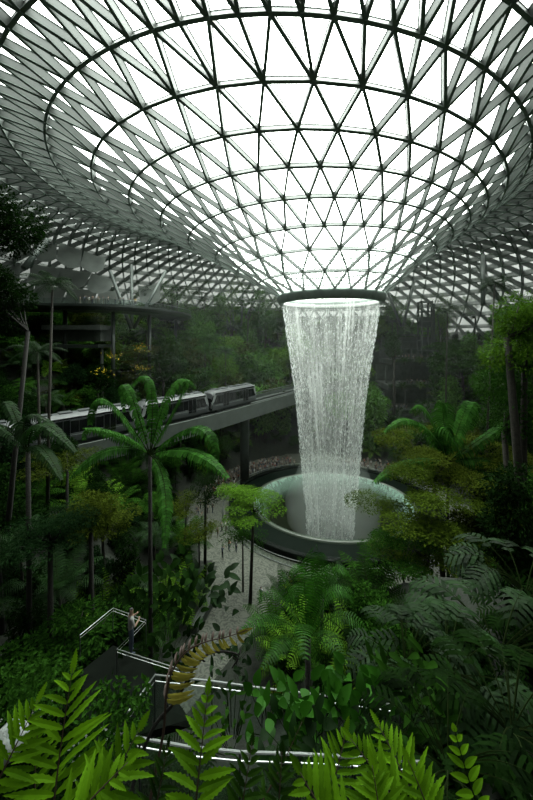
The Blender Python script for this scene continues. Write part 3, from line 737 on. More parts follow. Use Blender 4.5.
# ------------------------------------------------------------------ people
SKIN_M = mat('skin', (.45,.28,.20), .6); HAIR_M = mat('dark_hair', (.012,.010,.009), .6)
def cloth(c): return mat('cloth', c, .85, var=.1, scale=8)
TOPS = [cloth(c) for c in ((.78,.78,.76),(.01,.01,.014),(.30,.24,.20),(.12,.16,.22),(.60,.62,.64),(.35,.08,.07),(.30,.30,.28),(.68,.60,.52))]
LEGS = [cloth(c) for c in ((.02,.022,.03),(.06,.08,.12),(.30,.27,.22))]
YEL = cloth((.75,.50,.03))
def body_mesh(pose, mats):
    "one continuous skinned figure, 1.7 m; pose: dict of joint offsets"
    J = dict(pel=(0,0,.95,.135,.10), bel=(0,.01,1.08,.13,.10), che=(0,0,1.30,.16,.11), nek=(0,0,1.46,.055,.055), hd0=(0,-.01,1.54,.07,.075), hd1=(0,0,1.63,.078,.09), hd2=(0,.01,1.69,.05,.06),
      sl=(.17,0,1.40,.06,.06), el=(.24,0,1.12,.042,.042), wl=(.25,-.05,.88,.03,.03), hl=(.25,-.07,.79,.03,.035),
      sr=(-.17,0,1.40,.06,.06), er=(-.24,0,1.12,.042,.042), wr=(-.25,-.05,.88,.03,.03), hr=(-.25,-.07,.79,.03,.035),
      tl=(.09,0,.88,.09,.09), kl=(.10,-.01,.50,.06,.06), al=(.10,.02,.10,.045,.045), fl=(.11,-.12,.035,.04,.035),
      tr=(-.09,0,.88,.09,.09), kr=(-.10,-.01,.50,.06,.06), ar=(-.10,.02,.10,.045,.045), fr=(-.11,-.12,.035,.04,.035))
    for k, v in pose.items(): J[k] = (*v, *J[k][3:])
    keys = list(J); E = [('pel','bel'),('bel','che'),('che','nek'),('nek','hd0'),('hd0','hd1'),('hd1','hd2'),('che','sl'),('sl','el'),('el','wl'),('wl','hl'),('che','sr'),('sr','er'),('er','wr'),('wr','hr'),
      ('pel','tl'),('tl','kl'),('kl','al'),('al','fl'),('pel','tr'),('tr','kr'),('kr','ar'),('ar','fr')]
    me = bpy.data.meshes.new('person'); me.from_pydata([J[k][:3] for k in keys], [(keys.index(a), keys.index(b)) for a, b in E], [])
    o = bpy.data.objects.new('tmp', me); col.objects.link(o)
    md = o.modifiers.new('s', 'SKIN'); md.use_smooth_shade = True
    sv = me.skin_vertices[0].data
    for i, k in enumerate(keys): sv[i].radius = J[k][3:]; sv[i].use_root = (k == 'pel')
    ss = o.modifiers.new('u', 'SUBSURF'); ss.levels = 1; ss.render_levels = 1
    dg = bpy.context.evaluated_depsgraph_get(); ev = o.evaluated_get(dg)
    out = bpy.data.meshes.new_from_object(ev); bpy.data.objects.remove(o)
    out.materials.clear()
    for x in mats: out.materials.append(x)
    hz = J['hd1'][2]; nz = J['nek'][2]
    kx = {k: Vector(J[k][:3]) for k in keys}
    def near(c):
        best = None
        for a, b in E:
            A, B = kx[a], kx[b]; t = max(0, min(1, (c-A).dot(B-A)/(B-A).length_squared)); d = (c-(A+(B-A)*t)).length
            if best is None or d < best[0]: best = (d, a, b, t)
        return best
    for p in out.polygons:
        c = p.center; d, a, b, t = near(c)
        if b in ('hd0','hd1','hd2'): mi = 3 if (c.z > hz+.01 or c.y > kx['hd1'].y+.035) else 2
        elif b in ('wl','wr','hl','hr'): mi = 2
        elif b in ('tl','tr','kl','kr','al','ar','fl','fr'): mi = 1
        elif b == 'nek' and t > .6: mi = 2
        else: mi = 0
        p.material_index = mi; p.use_smooth = True
    out.name = 'person'; return out
POSES = [{}, dict(el=(.27,-.05,1.14), wl=(.16,-.24,1.25), hl=(.12,-.28,1.32), er=(-.27,-.05,1.14), wr=(-.16,-.24,1.25), hr=(-.10,-.28,1.32)),
         dict(kl=(.11,-.12,.52), al=(.11,-.05,.12), fl=(.12,-.2,.05), kr=(-.10,.05,.50), ar=(-.10,.18,.12), fr=(-.10,.08,.035)),
         dict(er=(-.30,-.02,1.5), wr=(-.22,-.12,1.72), hr=(-.2,-.15,1.8))]
SIT = dict(pel=(0,.05,.48), bel=(0,.03,.62), che=(0,-.02,.86), nek=(0,-.05,1.02), hd0=(0,-.07,1.10), hd1=(0,-.07,1.19), hd2=(0,-.06,1.25), sl=(.17,-.02,.96), el=(.24,-.1,.72), wl=(.15,-.3,.6), hl=(.1,-.36,.58),
      sr=(-.17,-.02,.96), er=(-.24,-.1,.72), wr=(-.15,-.3,.6), hr=(-.1,-.36,.58), tl=(.10,-.02,.46), kl=(.13,-.42,.47), al=(.12,-.40,.10), fl=(.12,-.52,.035), tr=(-.10,-.02,.46), kr=(-.13,-.42,.47), ar=(-.12,-.40,.10), fr=(-.12,-.52,.035))
rp = random.Random(21)
PM = [body_mesh(POSES[i % 4], [TOPS[i % 8], LEGS[i % 3], SKIN_M, HAIR_M]) for i in range(16)]
def person(p, rz, label, group=None, me=None):
    o = mobj('person', me or rp.choice(PM), None, p, (0,0,rz), rp.uniform(1.0,1.14))
    return tag(o, label, 'person', group)
n = 0; placed = []
def crowd(cnt, gen, label, group):
    k = tries = 0
    while k < cnt and tries < cnt*60:
        tries += 1
        x, y, z, rz = gen()
        if any((x-a)**2+(y-b)**2 < .36 and abs(z-c) < 1 for a, b, c in placed): continue
        placed.append((x, y, z)); person((x, y, z), rz, label, group); k += 1
def gen_pool(a0, a1, r0, r1):
    def g():
        a = math.radians(rp.uniform(a0, a1)); q = 1+rp.uniform(r0, r1)
        x, y = PC[0]+21.9*q*math.cos(a), PC[1]+19.3*q*math.sin(a)
        return x, y, T(x, y), a+math.pi*.5+rp.uniform(-.7,.7)+math.pi
    return g
crowd(165, gen_pool(104, 170, .01, .24), 'standing visitor in the crowd lining the pool left of the waterfall', 'crowd behind the pool left of the waterfall')
crowd(44, gen_pool(42, 72, .01, .28), 'visitor standing behind the pool right of the waterfall', 'crowd behind the pool right of the waterfall')
crowd(16, gen_pool(170, 222, .04, .22), 'visitor on the plaza between the slim trees left of the pool', 'visitors on the plaza left of the pool')
for (px0, px1, py, d, cnt, lb, gr) in ((396,440,361,107,16,'visitor leaning at the uppermost gallery edge below the lift tower','visitors on the uppermost gallery'),
        (392,452,386,104,15,'visitor along the middle gallery rail right of the waterfall','visitors on the middle gallery'), (388,410,412,101,9,'visitor on the lowest gallery right of the waterfall','visitors on the lowest gallery')):
    a, b = P(px0,py,d), P(px1,py,d)
    crowd(cnt, lambda: (rp.uniform(a.x,b.x), a.y+rp.uniform(.5,1.6), a.z+.3, rp.uniform(-.8,.8)), lb, gr)
def gen_walk():
    i = rp.randrange(12, 26); p = offs(wl, rp.uniform(.7, 2.0))[i].lerp(offs(wl, 1.2)[i+1], rp.random()); return p.x, p.y, ZW, rp.uniform(0, 6.28)
crowd(13, gen_walk, 'dark silhouetted visitor standing on the high left walkway', 'visitors on the high left walkway')
# singled out people
i = min(range(len(wl)), key=lambda i: abs(PX(offs(wl,.8)[i])[0]-134)); p = offs(wl, .8)[i]
person((p.x,p.y,ZW), .3, 'person in a bright yellow top by the struts on the high walkway', None, body_mesh(POSES[0], [YEL, LEGS[0], SKIN_M, HAIR_M]))
q = P(203,606,39.8); person((q.x, q.y, T(q.x,q.y)+.05), .6, 'person in dark clothes sitting by the paved path below', None, body_mesh(SIT, [TOPS[1], LEGS[0], SKIN_M, HAIR_M]))
q = P(261,602,40.5); person((q.x, q.y, T(q.x,q.y)), 2.6, 'person in a pale top walking at the near edge of the plaza', None, body_mesh(POSES[2], [TOPS[4], LEGS[0], SKIN_M, HAIR_M]))
q = P(190,535,54); person((q.x, q.y, T(q.x,q.y)), 1, 'person in yellow standing between the slim plaza trees', None, body_mesh(POSES[1], [YEL, LEGS[0], SKIN_M, HAIR_M]))
q = P(226,528,55); person((q.x, q.y, T(q.x,q.y)), 1, 'person in a white top beside the pool surround at left', None, body_mesh(POSES[1], [TOPS[0], LEGS[2], SKIN_M, HAIR_M]))
q = P(131,640,13.0); person((q.x, q.y, q.z-.55), 2.2, 'person in grey standing in the corner of the zigzag rail', None, body_mesh(POSES[1], [TOPS[6], LEGS[1], SKIN_M, HAIR_M]))
# ------------------------------------------------------------------ vegetation
M_bark = mat('grey_bark', (.040,.036,.026), .9, var=.4, scale=3, bump=.5)
M_barkd = mat('dark_bark', (.014,.013,.009), .9, var=.4, scale=3, bump=.5)
L_dark = leafmat('shaded_dark_leaf', (.0017,.0065,.0009), (.0068,.023,.0026))  # near-black green, with the shade of the near flanks put into the colour
L_mid = leafmat('mid_leaf', (.007,.028,.003), (.026,.085,.008))
L_lite = leafmat('fresh_leaf', (.034,.105,.008), (.105,.230,.018))
L_farlit = leafmat('lit_far_slope_leaf', (.040,.125,.020), (.125,.300,.050))  # brighter leaf copy: the light on the far slope is put into its colour
L_olive = leafmat('olive_leaf', (.014,.030,.003), (.060,.088,.008))
L_palm = leafmat('palm_leaf', (.003,.014,.002), (.010,.038,.005), spec=.15)
L_blue = leafmat('bluish_leaf', (.002,.009,.0025), (.009,.029,.007))
L_big = leafmat('big_palm_leaf', (.012,.055,.007), (.038,.130,.017), rough=.45, scale=.8)
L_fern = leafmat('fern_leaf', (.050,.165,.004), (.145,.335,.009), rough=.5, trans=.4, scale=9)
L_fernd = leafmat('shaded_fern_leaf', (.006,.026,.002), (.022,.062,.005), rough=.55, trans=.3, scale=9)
L_brown = leafmat('dry_fern_leaf', (.12,.11,.015), (.33,.30,.05), rough=.7, trans=.3, scale=9)
L_gloss = leafmat('glossy_leaf', (.014,.075,.004), (.036,.150,.010), rough=.55, spec=.10, coat=.0, scale=3)
L_yel = leafmat('yellow_leaf', (.30,.26,.02), (.55,.45,.04))
L_areca = leafmat('areca_leaf', (.009,.045,.003), (.024,.100,.007), rough=.55, spec=.08)
L_ygreen = leafmat('yellow_green_leaf', (.022,.048,.004), (.075,.125,.010))
M_rachis = mat('frond_stem', (.014,.026,.005), .8, spec=.04); M_rachisb = mat('brown_stem', (.07,.035,.02), .6)
M_petal = mat('white_petal', (.5,.52,.5), .6, trans=.3)

def rnd_unit(rs, n):
    v = rs.normal(size=(n,3)); return v/np.linalg.norm(v, axis=1)[:,None]
def leaf_cloud(mb, C_, rs, size, aspect=.45, outward=None, droop=.3, mi=0, flat=0.0):
    "C_ (n,3) leaf roots; a folded pointed leaf at each"
    n = len(C_); d = rnd_unit(rs, n)
    if outward is not None: d = d*.7+outward*.8
    d[:,2] -= droop; d[:,2] *= (1-flat); d /= np.linalg.norm(d, axis=1)[:,None]
    up = np.tile([0,0,1.0], (n,1))+rs.normal(size=(n,3))*.35*(1-flat*.7)
    s = np.cross(d, up); s /= np.linalg.norm(s, axis=1)[:,None]; u = np.cross(s, d)
    L_ = size*(.7+.6*rs.rand(n))[:,None]; W_ = L_*aspect
    V = np.stack([C_, C_+d*L_*.5+s*W_*.5+u*L_*.06, C_+d*L_-u*L_*.10, C_+d*L_*.5-s*W_*.5+u*L_*.06], 1)
    mb.arrays(V, [(0,1,2),(0,2,3)], mi)
def crown(seed, mode, H, R, nl, size, **kw):
    "roots of leaves for a crown of height H radius R centred on z=0"
    rs = np.random.RandomState(seed); P_ = []; O_ = []; hubs = []
    if mode == 'round':
        k = 16
        for i in range(k):
            u = rnd_unit(rs, 1)[0]; c = u*np.array([R*.62, R*.62, H*.34])*(.55+.5*rs.rand()); r = R*(.30+.22*rs.rand())
            hubs.append((c, r)); m = nl//k; w_ = rnd_unit(rs, m); q = (.55+.5*rs.rand(m)**.5)[:,None]
            P_.append(c+w_*q*r*np.array([1,1,.75])); O_.append(w_)
    elif mode == 'layer':
        k = 22
        for i in range(k):
            a = rs.rand()*2*math.pi; q = R*rs.rand()**.6*.85; z = (rs.rand()-.5)*H*(1-.55*q/R)+.12*H
            c = np.array([q*math.cos(a), q*math.sin(a), z]); r = R*(.24+.18*rs.rand())
            hubs.append((c, r)); m = nl//k; b = rs.rand(m)*2*math.pi; s_ = rs.rand(m)**.6
            pts = np.stack([np.cos(b)*s_*r, np.sin(b)*s_*r, -.18*r*s_**2+rs.normal(size=m)*.05*r], 1)
            P_.append(c+pts); O_.append(np.stack([np.cos(b), np.sin(b), 0*b], 1))
    elif mode == 'column':
        k = 14
        for i in range(k):
            a = rs.rand()*2*math.pi; z = (i/k-.5)*H; q = R*.45*rs.rand()
            c = np.array([q*math.cos(a), q*math.sin(a), z]); r = R*(.55+.3*rs.rand())*(1-.45*abs(z)/H*2*.8)
            hubs.append((c, r)); m = nl//k; w_ = rnd_unit(rs, m); t = (.5+.55*rs.rand(m)**.5)[:,None]
            P_.append(c+w_*t*r*np.array([1,1,.8])); O_.append(w_)
    return np.concatenate(P_), np.concatenate(O_), hubs, rs
def branches(mb, top, hubs, r0, k=9, mi=0):
    top = Vector(top)
    for c, r in hubs[:k]:
        c = Vector(c.tolist()); md = top.lerp(c, .5)+Vector((0,0,-.12*(c-top).length))
        mb.tube([top, md, c], [r0, r0*.6, r0*.2], 5, mi)
def make_tree(mode, seed, Htot, Hc, R, nl, size, lm, aspect=.45, bark=None, flat=0.0, droop=.3, slim=1.0, two=False):
    zc = Htot-Hc*.5
    Pn, On, hubs, rs = crown(seed, mode, Hc, R, nl, size)
    t = MB(); hb = [(c+np.array([0,0,zc]), r) for c, r in hubs]
    bz = zc-Hc*.35; lx, ly = rs.normal()*.04*Htot, rs.normal()*.04*Htot
    r0 = .022*Htot*slim
    t.tube([(0,0,-.6), (lx*.5,ly*.5,bz*.5), (lx,ly,bz)], [r0*1.3, r0, r0*.8], 8); branches(t, (lx,ly,bz), hb, r0*.5)
    f = MB(); leaf_cloud(f, Pn+np.array([0,0,zc]), rs, size, aspect, On, droop, 0, flat)
    return ('tree', [('trunk', t.mesh('trunk', [bark or M_bark], True)), ('foliage', f.mesh('foliage', [lm]))], Htot)

def frond_mb(mb, pts, width, n, seg_w=.9, droop=.5, mi_leaf=0, mi_stem=1, r=.02, vee=0.0, taper=.25, rs=None, lead=.35, side_up=None, start=.06, rag=0.12):
    """pinnate leaf along curve pts: n leaflet pairs, leaflets hang by droop (0 flat .. 1 straight down)"""
    rs = rs or np.random.RandomState(1)
    pts = [Vector(p) for p in pts]; ds = [0]
    for a, b in zip(pts, pts[1:]): ds.append(ds[-1]+(b-a).length)
    Lt = ds[-1]
    def at(s):
        s = min(max(s, 0), Lt)
        for i in range(len(ds)-1):
            if ds[i+1] >= s: return pts[i].lerp(pts[i+1], (s-ds[i])/max(1e-6, ds[i+1]-ds[i]))
        return pts[-1]
    K = 10; mb.tube([at(Lt*i/K) for i in range(K+1)], [r*(1-.85*i/K) for i in range(K+1)], 5, mi_stem, cap=False)
    step = Lt*(1-start)/n
    for i in range(n):
        s = Lt*start+step*(i+.5); u = i/(n-1)
        p = at(s); t = (at(s+.02*Lt)-at(s-.02*Lt)).normalized()
        up = Vector((0,0,1)) if side_up is None else Vector(side_up)
        sd = t.cross(up)
        if sd.length < .12: sd = t.cross(Vector((.3,1,.2)))
        sd.normalize(); nn = sd.cross(t).normalized()
        prof_ = min(1, (u*5+.35))*min(1, (1-u)*2.2+taper) 
        ln = width*.5*prof_
        for sg in (-1, 1):
            l2 = ln*(1+rs.normal()*rag*.5); hw = step*seg_w*.5
            d0 = (sd*sg+t*lead+nn*vee).normalized()
            g = Vector((0,0,-1))
            d1 = (d0*(1-droop*.6)+g*droop*(.6+.3*rs.rand())).normalized(); d2 = (d0*(1-droop)+g*droop*1.6).normalized()
            a0 = p; a1 = a0+d0*l2*.34; a2 = a1+d1*l2*.34; a3 = a2+d2*l2*.36
            tw = t*hw
            mb.add([a0-tw*.8, a0+tw*.8, a1-tw, a1+tw, a2-tw*.8, a2+tw*.8, a3], [(0,1,3,2),(2,3,5,4),(4,5,6)], mi_leaf)
def arc(p0, direction, length, rise, sag, n=10):
    "curve leaving p0 along direction with elevation, bending down"
    d = Vector((math.cos(direction), math.sin(direction), 0)); o = []
    for i in range(n+1):
        t = i/n; o.append(Vector(p0)+d*length*(t*(1-.18*t*sag))+Vector((0,0,length*(rise*t-sag*t*t))))
    return o
def make_palm(seed, H, nf, Lf, wf_, nl, lm, droop=.45, parts=False, rise=(.1,1.1), seg=.5):
    rs = np.random.RandomState(seed); t = MB(); b = rs.normal()*.03*H
    t.tube([(0,0,-.6),(b*.4,0,H*.5),(b,0,H)], [.20,.14,.11], 8)
    f = MB()
    for i in range(nf):
        a = i*2.39996+rs.rand()*.4; e = rise[0]+(rise[1]-rise[0])*((i+.5)/nf)
        frond_mb(f, arc((b,0,H), a, Lf*(.85+.3*rs.rand()), e, .55+.25*rs.rand()), wf_, nl, seg, droop, 0, 1, .03, rs=rs)
    return ('palm', [('trunk', t.mesh('trunk', [M_bark], True)), ('crown', f.mesh('crown', [lm, M_rachis]))], H+Lf*.35)
def blade(mb, p, d, up, L_, W_, bend=.3, mi=0, n=6, fold=.12, serr=0.0, twist=0.0, tipf=1.0):
    "a single leaf blade with midrib fold"
    p, d, up = Vector(p), Vector(d).normalized(), Vector(up)
    s = d.cross(up)
    if s.length < .05: s = d.cross(Vector((1,.2,0)))
    s.normalize(); u = s.cross(d).normalized(); vs = []
    q = Vector(p); dd = Vector(d)
    for i in range(n+1):
        t = i/n; wd = W_*.5*(math.sin(math.pi*min(1, t**.75))**.8 if 0 < t < 1 else 0)
        if serr and 0 < i < n: wd *= 1+(serr if i % 2 else -serr)
        wd = max(wd, W_*.012)
        vs += [q-s*wd+u*wd*fold*2, q, q+s*wd+u*wd*fold*2]
        q = q+dd*(L_/n); dd = (dd-u*(bend/n)*1.6).normalized()
    fs = []
    for i in range(n): a = i*3; fs += [(a,a+1,a+4,a+3),(a+1,a+2,a+5,a+4)]
    mb.add(vs, fs, mi)
def make_bigleaf(seed, n, L_, W_, lm, H=1.6, stemr=.02, up=.9, bend=.9):
    rs = np.random.RandomState(seed); f = MB(); t = MB()
    for i in range(n):
        a = rs.rand()*2*math.pi; q = rs.rand(); z = H*(.25+.75*rs.rand()); r = H*.35*rs.rand()
        p = Vector((r*math.cos(a), r*math.sin(a), z)); t.tube([(r*.2*math.cos(a), r*.2*math.sin(a), -.3), p*.6, p], stemr, 4)
        e = up*(.2+1.0*rs.rand())-.1
        blade(f, p, (math.cos(a), math.sin(a), e), (0,0,1), L_*(.7+.6*rs.rand()), W_*(.7+.6*rs.rand()), bend*(.5+rs.rand()), 0, 6)
    return ('shrub', [('stems', t.mesh('stems', [M_rachis])), ('leaves', f.mesh('leaves', [lm], True))], H+L_*.3)
def make_split(seed, n, L_, W_, lm, H=.8, k=8, droop=.35):
    rs = np.random.RandomState(seed); f = MB()
    for i in range(n):
        a = rs.rand()*2*math.pi; z = H*(.3+.7*rs.rand()); p = Vector((.15*math.cos(a), .15*math.sin(a), z*.4))
        st = arc(p, a, H*.8, 1.0, .35, 6); f.tube(st, .015, 4, 1, False)
        frond_mb(f, arc(st[-1], a, L_*(.8+.4*rs.rand()), .35, .55, 8), W_, k, .72, droop, 0, 1, .010, rs=rs, lead=.55, start=.02, taper=.35)
    return ('split_leaf_plant', [('leaves', f.mesh('leaves', [lm, M_rachis]))], H+L_*.4)

PROTO = {}
def add_kind(key, items): PROTO[key] = items
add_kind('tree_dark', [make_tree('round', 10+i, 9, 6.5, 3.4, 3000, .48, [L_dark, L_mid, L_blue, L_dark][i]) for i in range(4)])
add_kind('tree_mid', [make_tree('round', 20+i, 8, 5.5, 3.0, 2800, .44, [L_mid, L_olive, L_lite, L_mid][i], two=True) for i in range(4)])
add_kind('tree_layer', [make_tree('layer', 30+i, 9, 4.2, 3.8, 3400, .34, [L_mid, L_olive, L_dark][i], flat=.6, droop=.1) for i in range(3)])
add_kind('tree_column', [make_tree('column', 40+i, 10, 8.5, 2.2, 2800, .42, [L_dark, L_mid, L_blue][i]) for i in range(3)])
add_kind('tree_far', [make_tree('round', 110+i, 8, 6.5, 3.2, 1900, .58, [L_farlit, L_lite, L_farlit, L_olive][i]) for i in range(4)])
add_kind('column_far', [make_tree('column', 120+i, 10, 8.5, 2.4, 1900, .58, [L_farlit, L_mid][i]) for i in range(2)])
add_kind('fern_clump', [make_palm(130+i, .15, 26, 1.5, .7, 16, [L_mid, L_dark, L_lite][i], .25, rise=(.4,1.5)) for i in range(3)])
add_kind('palm', [make_palm(50+i, 7+i, 15, 3.0, 1.7, 22, [L_palm, L_mid, L_palm][i], .5) for i in range(3)])
add_kind('fan', [make_palm(60+i, 1.2, 18, 2.8, 1.5, 20, [L_palm, L_mid][i], .3, rise=(.5,1.6)) for i in range(2)])
add_kind('bigleaf', [make_bigleaf(70+i, 46, .85, .36, [L_dark, L_mid, L_palm, L_blue][i], 1.7) for i in range(4)])
add_kind('bush', [make_tree('round', 80+i, 2.2, 2.2, 1.35, 1100, .30, [L_dark, L_mid, L_olive, L_blue][i], slim=.8) for i in range(4)])
add_kind('split', [make_split(90+i, 20, 1.05, 1.15, [L_dark, L_palm][i], 1.0, k=7) for i in range(2)])

COUNT = {}
INST = {}
NAMES = {'tree_dark':('broadleaf_tree','tree'),'tree_mid':('leafy_tree','tree'),'tree_layer':('layered_tree','tree'),'tree_column':('columnar_tree','tree'),
 'tree_far':('leafy_tree','tree'),'column_far':('columnar_tree','tree'),'fern_clump':('fern_clump','fern'),'palm':('palm_tree','palm tree'),'fan':('ground_palm','palm'),'bigleaf':('broad_leaved_plant','plant'),'bush':('bush','bush'),'split':('split_leaf_plant','plant')}
def plant(key, var, loc, h=None, rz=0, label=None, group=None, name=None, scl=None):
    kind, parts, H0 = PROTO[key][var % len(PROTO[key])]
    s = scl or (h/H0)
    nm, cat = NAMES[key]
    r = bpy.data.objects.new(name or nm, None); col.objects.link(r); r.location = loc; r.rotation_euler = (0,0,rz); r.scale = (s,s,s)
    for pn, me in parts:
        o = bpy.data.objects.new(pn, me); col.objects.link(o); o.parent = r
    return tag(r, label, cat, group)

# where planting may stand and how tall it may grow without hiding what the photo shows open
def track_depth(px):
    for a, b in zip(near_edge, near_edge[1:]):
        xa, xb = PX(a)[0], PX(b)[0]
        if xa <= px <= xb: return (a.y-CY)+(b.y-a.y)*(px-xa)/max(1e-6, xb-xa)
    return 20 if px < 0 else 110
def top_limit(px, d):
    td = track_depth(px)
    if px < 330 and d < td+1:                 # in front of the track
        if px < 14: return 330
        if px < 60: return 398+ (0 if d > 20 else 40)
        if px < 110: return 468
        if px < 215: return 492 if d > 26 else 505
        if px < 275: return 640 if d < 36 else 560
        return 560 if d < 50 else 420
    if px < 250:
        if d < 74: return 350 if 50 < px < 112 else 330
        if d < 92 and px > 60: return 330 if px < 200 else 318
        return 292 if px > 140 else 300
    if px < 385: 
        if d < 52: return 575
        return 296 if px < 290 else 312
    if px < 442:
        if d < 52: return 600
        if d < 99 and px > 388: return 418
        return 318 if 400 < px < 436 else 300
    if px < 470: return 600 if d < 38 else (330 if d > 60 else 360)
    if px < 500: return 605 if d < 24 else (560 if d < 36 else 330)
    return 590 if d < 16 else 300
GR = [('near the viewer at left', lambda px,d: d < 22 and px < 230), ('near the viewer at right', lambda px,d: d < 22),
      ('on the left slope below the train track', lambda px,d: px < 260 and d < track_depth(px)+1), ('on the left slope behind the train track', lambda px,d: px < 260 and d < 96),
      ('on the far slope left of the waterfall', lambda px,d: px < 300), ('on the far slope behind the waterfall', lambda px,d: px < 385),
      ('in the forest right of the pool', lambda px,d: d < 70), ('on the far right slope by the terraces', lambda px,d: True)]
DESC = {'tree_dark':'dark dense round-crowned tree','tree_mid':'green leafy tree','tree_layer':'tree with flat layered foliage','tree_column':'tall narrow leafy tree','tree_far':'green leafy tree','column_far':'tall narrow leafy tree','fern_clump':'rosette of arching fern fronds','palm':'slim-trunked feather palm',
 'fan':'stemless palm with arching fronds','bigleaf':'bushy plant with broad leaves','bush':'low rounded bush','split':'plant with deeply split leaves'}
rv = random.Random(99)
keep_out = []
def blocked(x, y, low=False):
    if 34 < x < 75 and 34.5 < y < 54: return True
    d = y-CY
    if math.hypot((x-PC[0])/21.9, (y-PC[1])/19.4) < 1.0: return True
    s = outside(x, y)
    if s < .8: return True
    # the strip under the track
    for a in offs(near_edge, 3.5)[::2]:
        if not low and (a.x-x)**2+(a.y-y)**2 < 5.2**2: return True
    for o in keep_out:
        if (o[0]-x)**2+(o[1]-y)**2 < o[2]**2: return True
    return False
def scatter(keys, weights, step, x0, x1, y0, y1, hr, cap, cond=lambda px,d: True, jit=.45, minh=.9, into=0.0):
    keys, weights = list(keys), list(weights)
    cand = []
    y = y0
    while y < y1:
        x = x0
        while x < x1:
            xx, yy = x+rv.uniform(-jit,jit)*step, y+rv.uniform(-jit,jit)*step
            x += step
            d = yy-CY
            if d < 3 or blocked(xx, yy, hr[1] < 3.6): continue
            z = T(xx, yy); px, py, _ = PX((xx, yy, z))
            if not (-45 < px < 578) or py-hr[1]/d*F > 830: continue
            if not cond(px, d): continue
            lim = top_limit(px, d)+rv.uniform(0, 14)
            hmax = CZ+(HY-lim)/F*d-z
            h = min(rv.uniform(*hr), hmax)
            if h < minh: continue
            cand.append((xx, yy, z, h, px, d))
        y += step
    if y1 > 70: rv.shuffle(cand)
    if len(cand) > cap: rv.shuffle(cand); cand = cand[:cap]
    for xx, yy, z, h, px, d in cand:
        key = rv.choices(keys, weights)[0]
        if h < 3.4 and key in ('tree_dark','tree_mid','tree_layer','tree_column'): key = 'bush'
        if h < 4.5 and key == 'palm': key = 'fan'
        if key == 'fan' : h = min(h, 4.0)
        if key in ('bush','bigleaf','split'): h = min(h, 3.2)
        if key == 'fern_clump': h = min(h, 1.8)
        where = next(g for g, fn in GR if fn(px, d))
        if px > 225 and d < 24 and key in ('fan','fern_clump'): key = rv.choice(('split','bigleaf','split'))
        nm, cat = NAMES[key]; v = rv.randrange(12)
        COUNT[nm] = COUNT.get(nm, 0)+1
        if COUNT[nm] > 285: continue
        if (d < 30 and px < 235) or (d < 24 and px > 400): v = {'fern_clump': 1}.get(key, 0)  # near edges take the darkest leaves, so their shade is painted in by colour
        lb = DESC[key]+' '+where
        plant(key, v, (xx, yy, z-.1), h, rv.uniform(0, 6.28), lb, (cat+'s: '+lb))
# close range
scatter(['bush','bigleaf','fan','fern_clump'], [3,5,1,4], 1.5, -16, 18, -61.5, -44, (1.0,2.0), 150, lambda px,d: not (80 < px < 205 and 9.5 < d < 16))
# flanks
scatter(['tree_dark','tree_layer','tree_column','palm'], [5,2,3,2], 4.0, -70, -12, -48, 14, (5,10), 150)
scatter(['tree_dark','tree_mid','tree_layer','tree_column','palm'], [5,2,3,3,1], 4.0, 8, 80, -46, 14, (5,11), 170)
scatter(['bush','bigleaf','fan','fern_clump','split'], [4,3,2,4,.6], 2.5, -60, -8, -50, 18, (1.6,3.2), 260)
scatter(['bush','bigleaf','fan','fern_clump','split'], [4,3,2,4,.6], 2.5, 2, 70, -50, 18, (1.6,3.2), 260)
# far wall

scatter(['tree_mid','tree_far','tree_layer','column_far','palm'], [2,7,2.5,5,2.5], 3.9, -78, 95, 14, 84, (7,17), 560)
scatter(['bush','bigleaf','fan','fern_clump'], [3,2,3,4], 2.9, -70, 85, 12, 60, (2,3.5), 480)

# ------------------------------------------------------------------ the plants one can point at
def bez(a, b, c, n=12):
    a, b, c = Vector(a), Vector(b), Vector(c)
    return [a*(1-t)**2+b*2*t*(1-t)+c*t*t for t in [i/n for i in range(n+1)]]
def big_palm(name, label, crown_px, d, fronds, width, n, lm, trunk_to=None, droop=.75, r=.05, cat='palm', seg=.96):
    c = P(*crown_px, d); g = T(c.x, c.y)
    t = thing(name, label, cat, (c.x, c.y, g))
    off = Vector((c.x, c.y, g)); rs = np.random.RandomState(int(crown_px[0]))
    m = MB(); m.tube([(0.1,0,-.5), (0,.1,(c.z-g)*.5), c-off], [.22,.16,.14], 12); m.build('trunk', M_barkd, t, smooth=True)
    for (ctl, tip, dd, wk) in fronds:
        m = MB(); b = P(*ctl, d+dd*.5); e = P(*tip, d+dd)
        pts = [p-off for p in bez(c, b, e)]
        frond_mb(m, pts, width*wk, n, seg, droop, 0, 1, r, rs=rs, lead=.25, start=.10, taper=.3, rag=.2)
        m.build('frond', [lm, M_rachis], t)
    return t
big_palm('big_leaved_palm', 'large palm with broad arching comb-like leaves in front of the train', (150,455), 25, [
  ((92,360),(90,425),-2,1), ((118,340),(124,412),2,.8), ((160,340),(128,392),3,.7), ((205,350),(178,395),1,1.0), ((172,352),(196,388),3,1.0),
  ((215,395),(216,462),-3,1.25), ((200,436),(228,478),-5,1.2), ((108,432),(70,478),-3,1.2), ((120,425),(84,428),-5,.9), ((172,470),(164,548),-6,.8), ((80,410),(84,440),1,.8)], 2.0, 34, L_big)
big_palm('big_leaved_palm', 'palm with broad arching leaves at the left edge over the dark train car', (28,452), 22, [
  ((30,395),(76,452),-2,1.1), ((10,390),(62,430),1,.9), ((-10,400),(-20,450),0,1), ((40,430),(62,480),-4,.9), ((5,380),(4,410),2,.8)], 1.8, 30, L_palm)
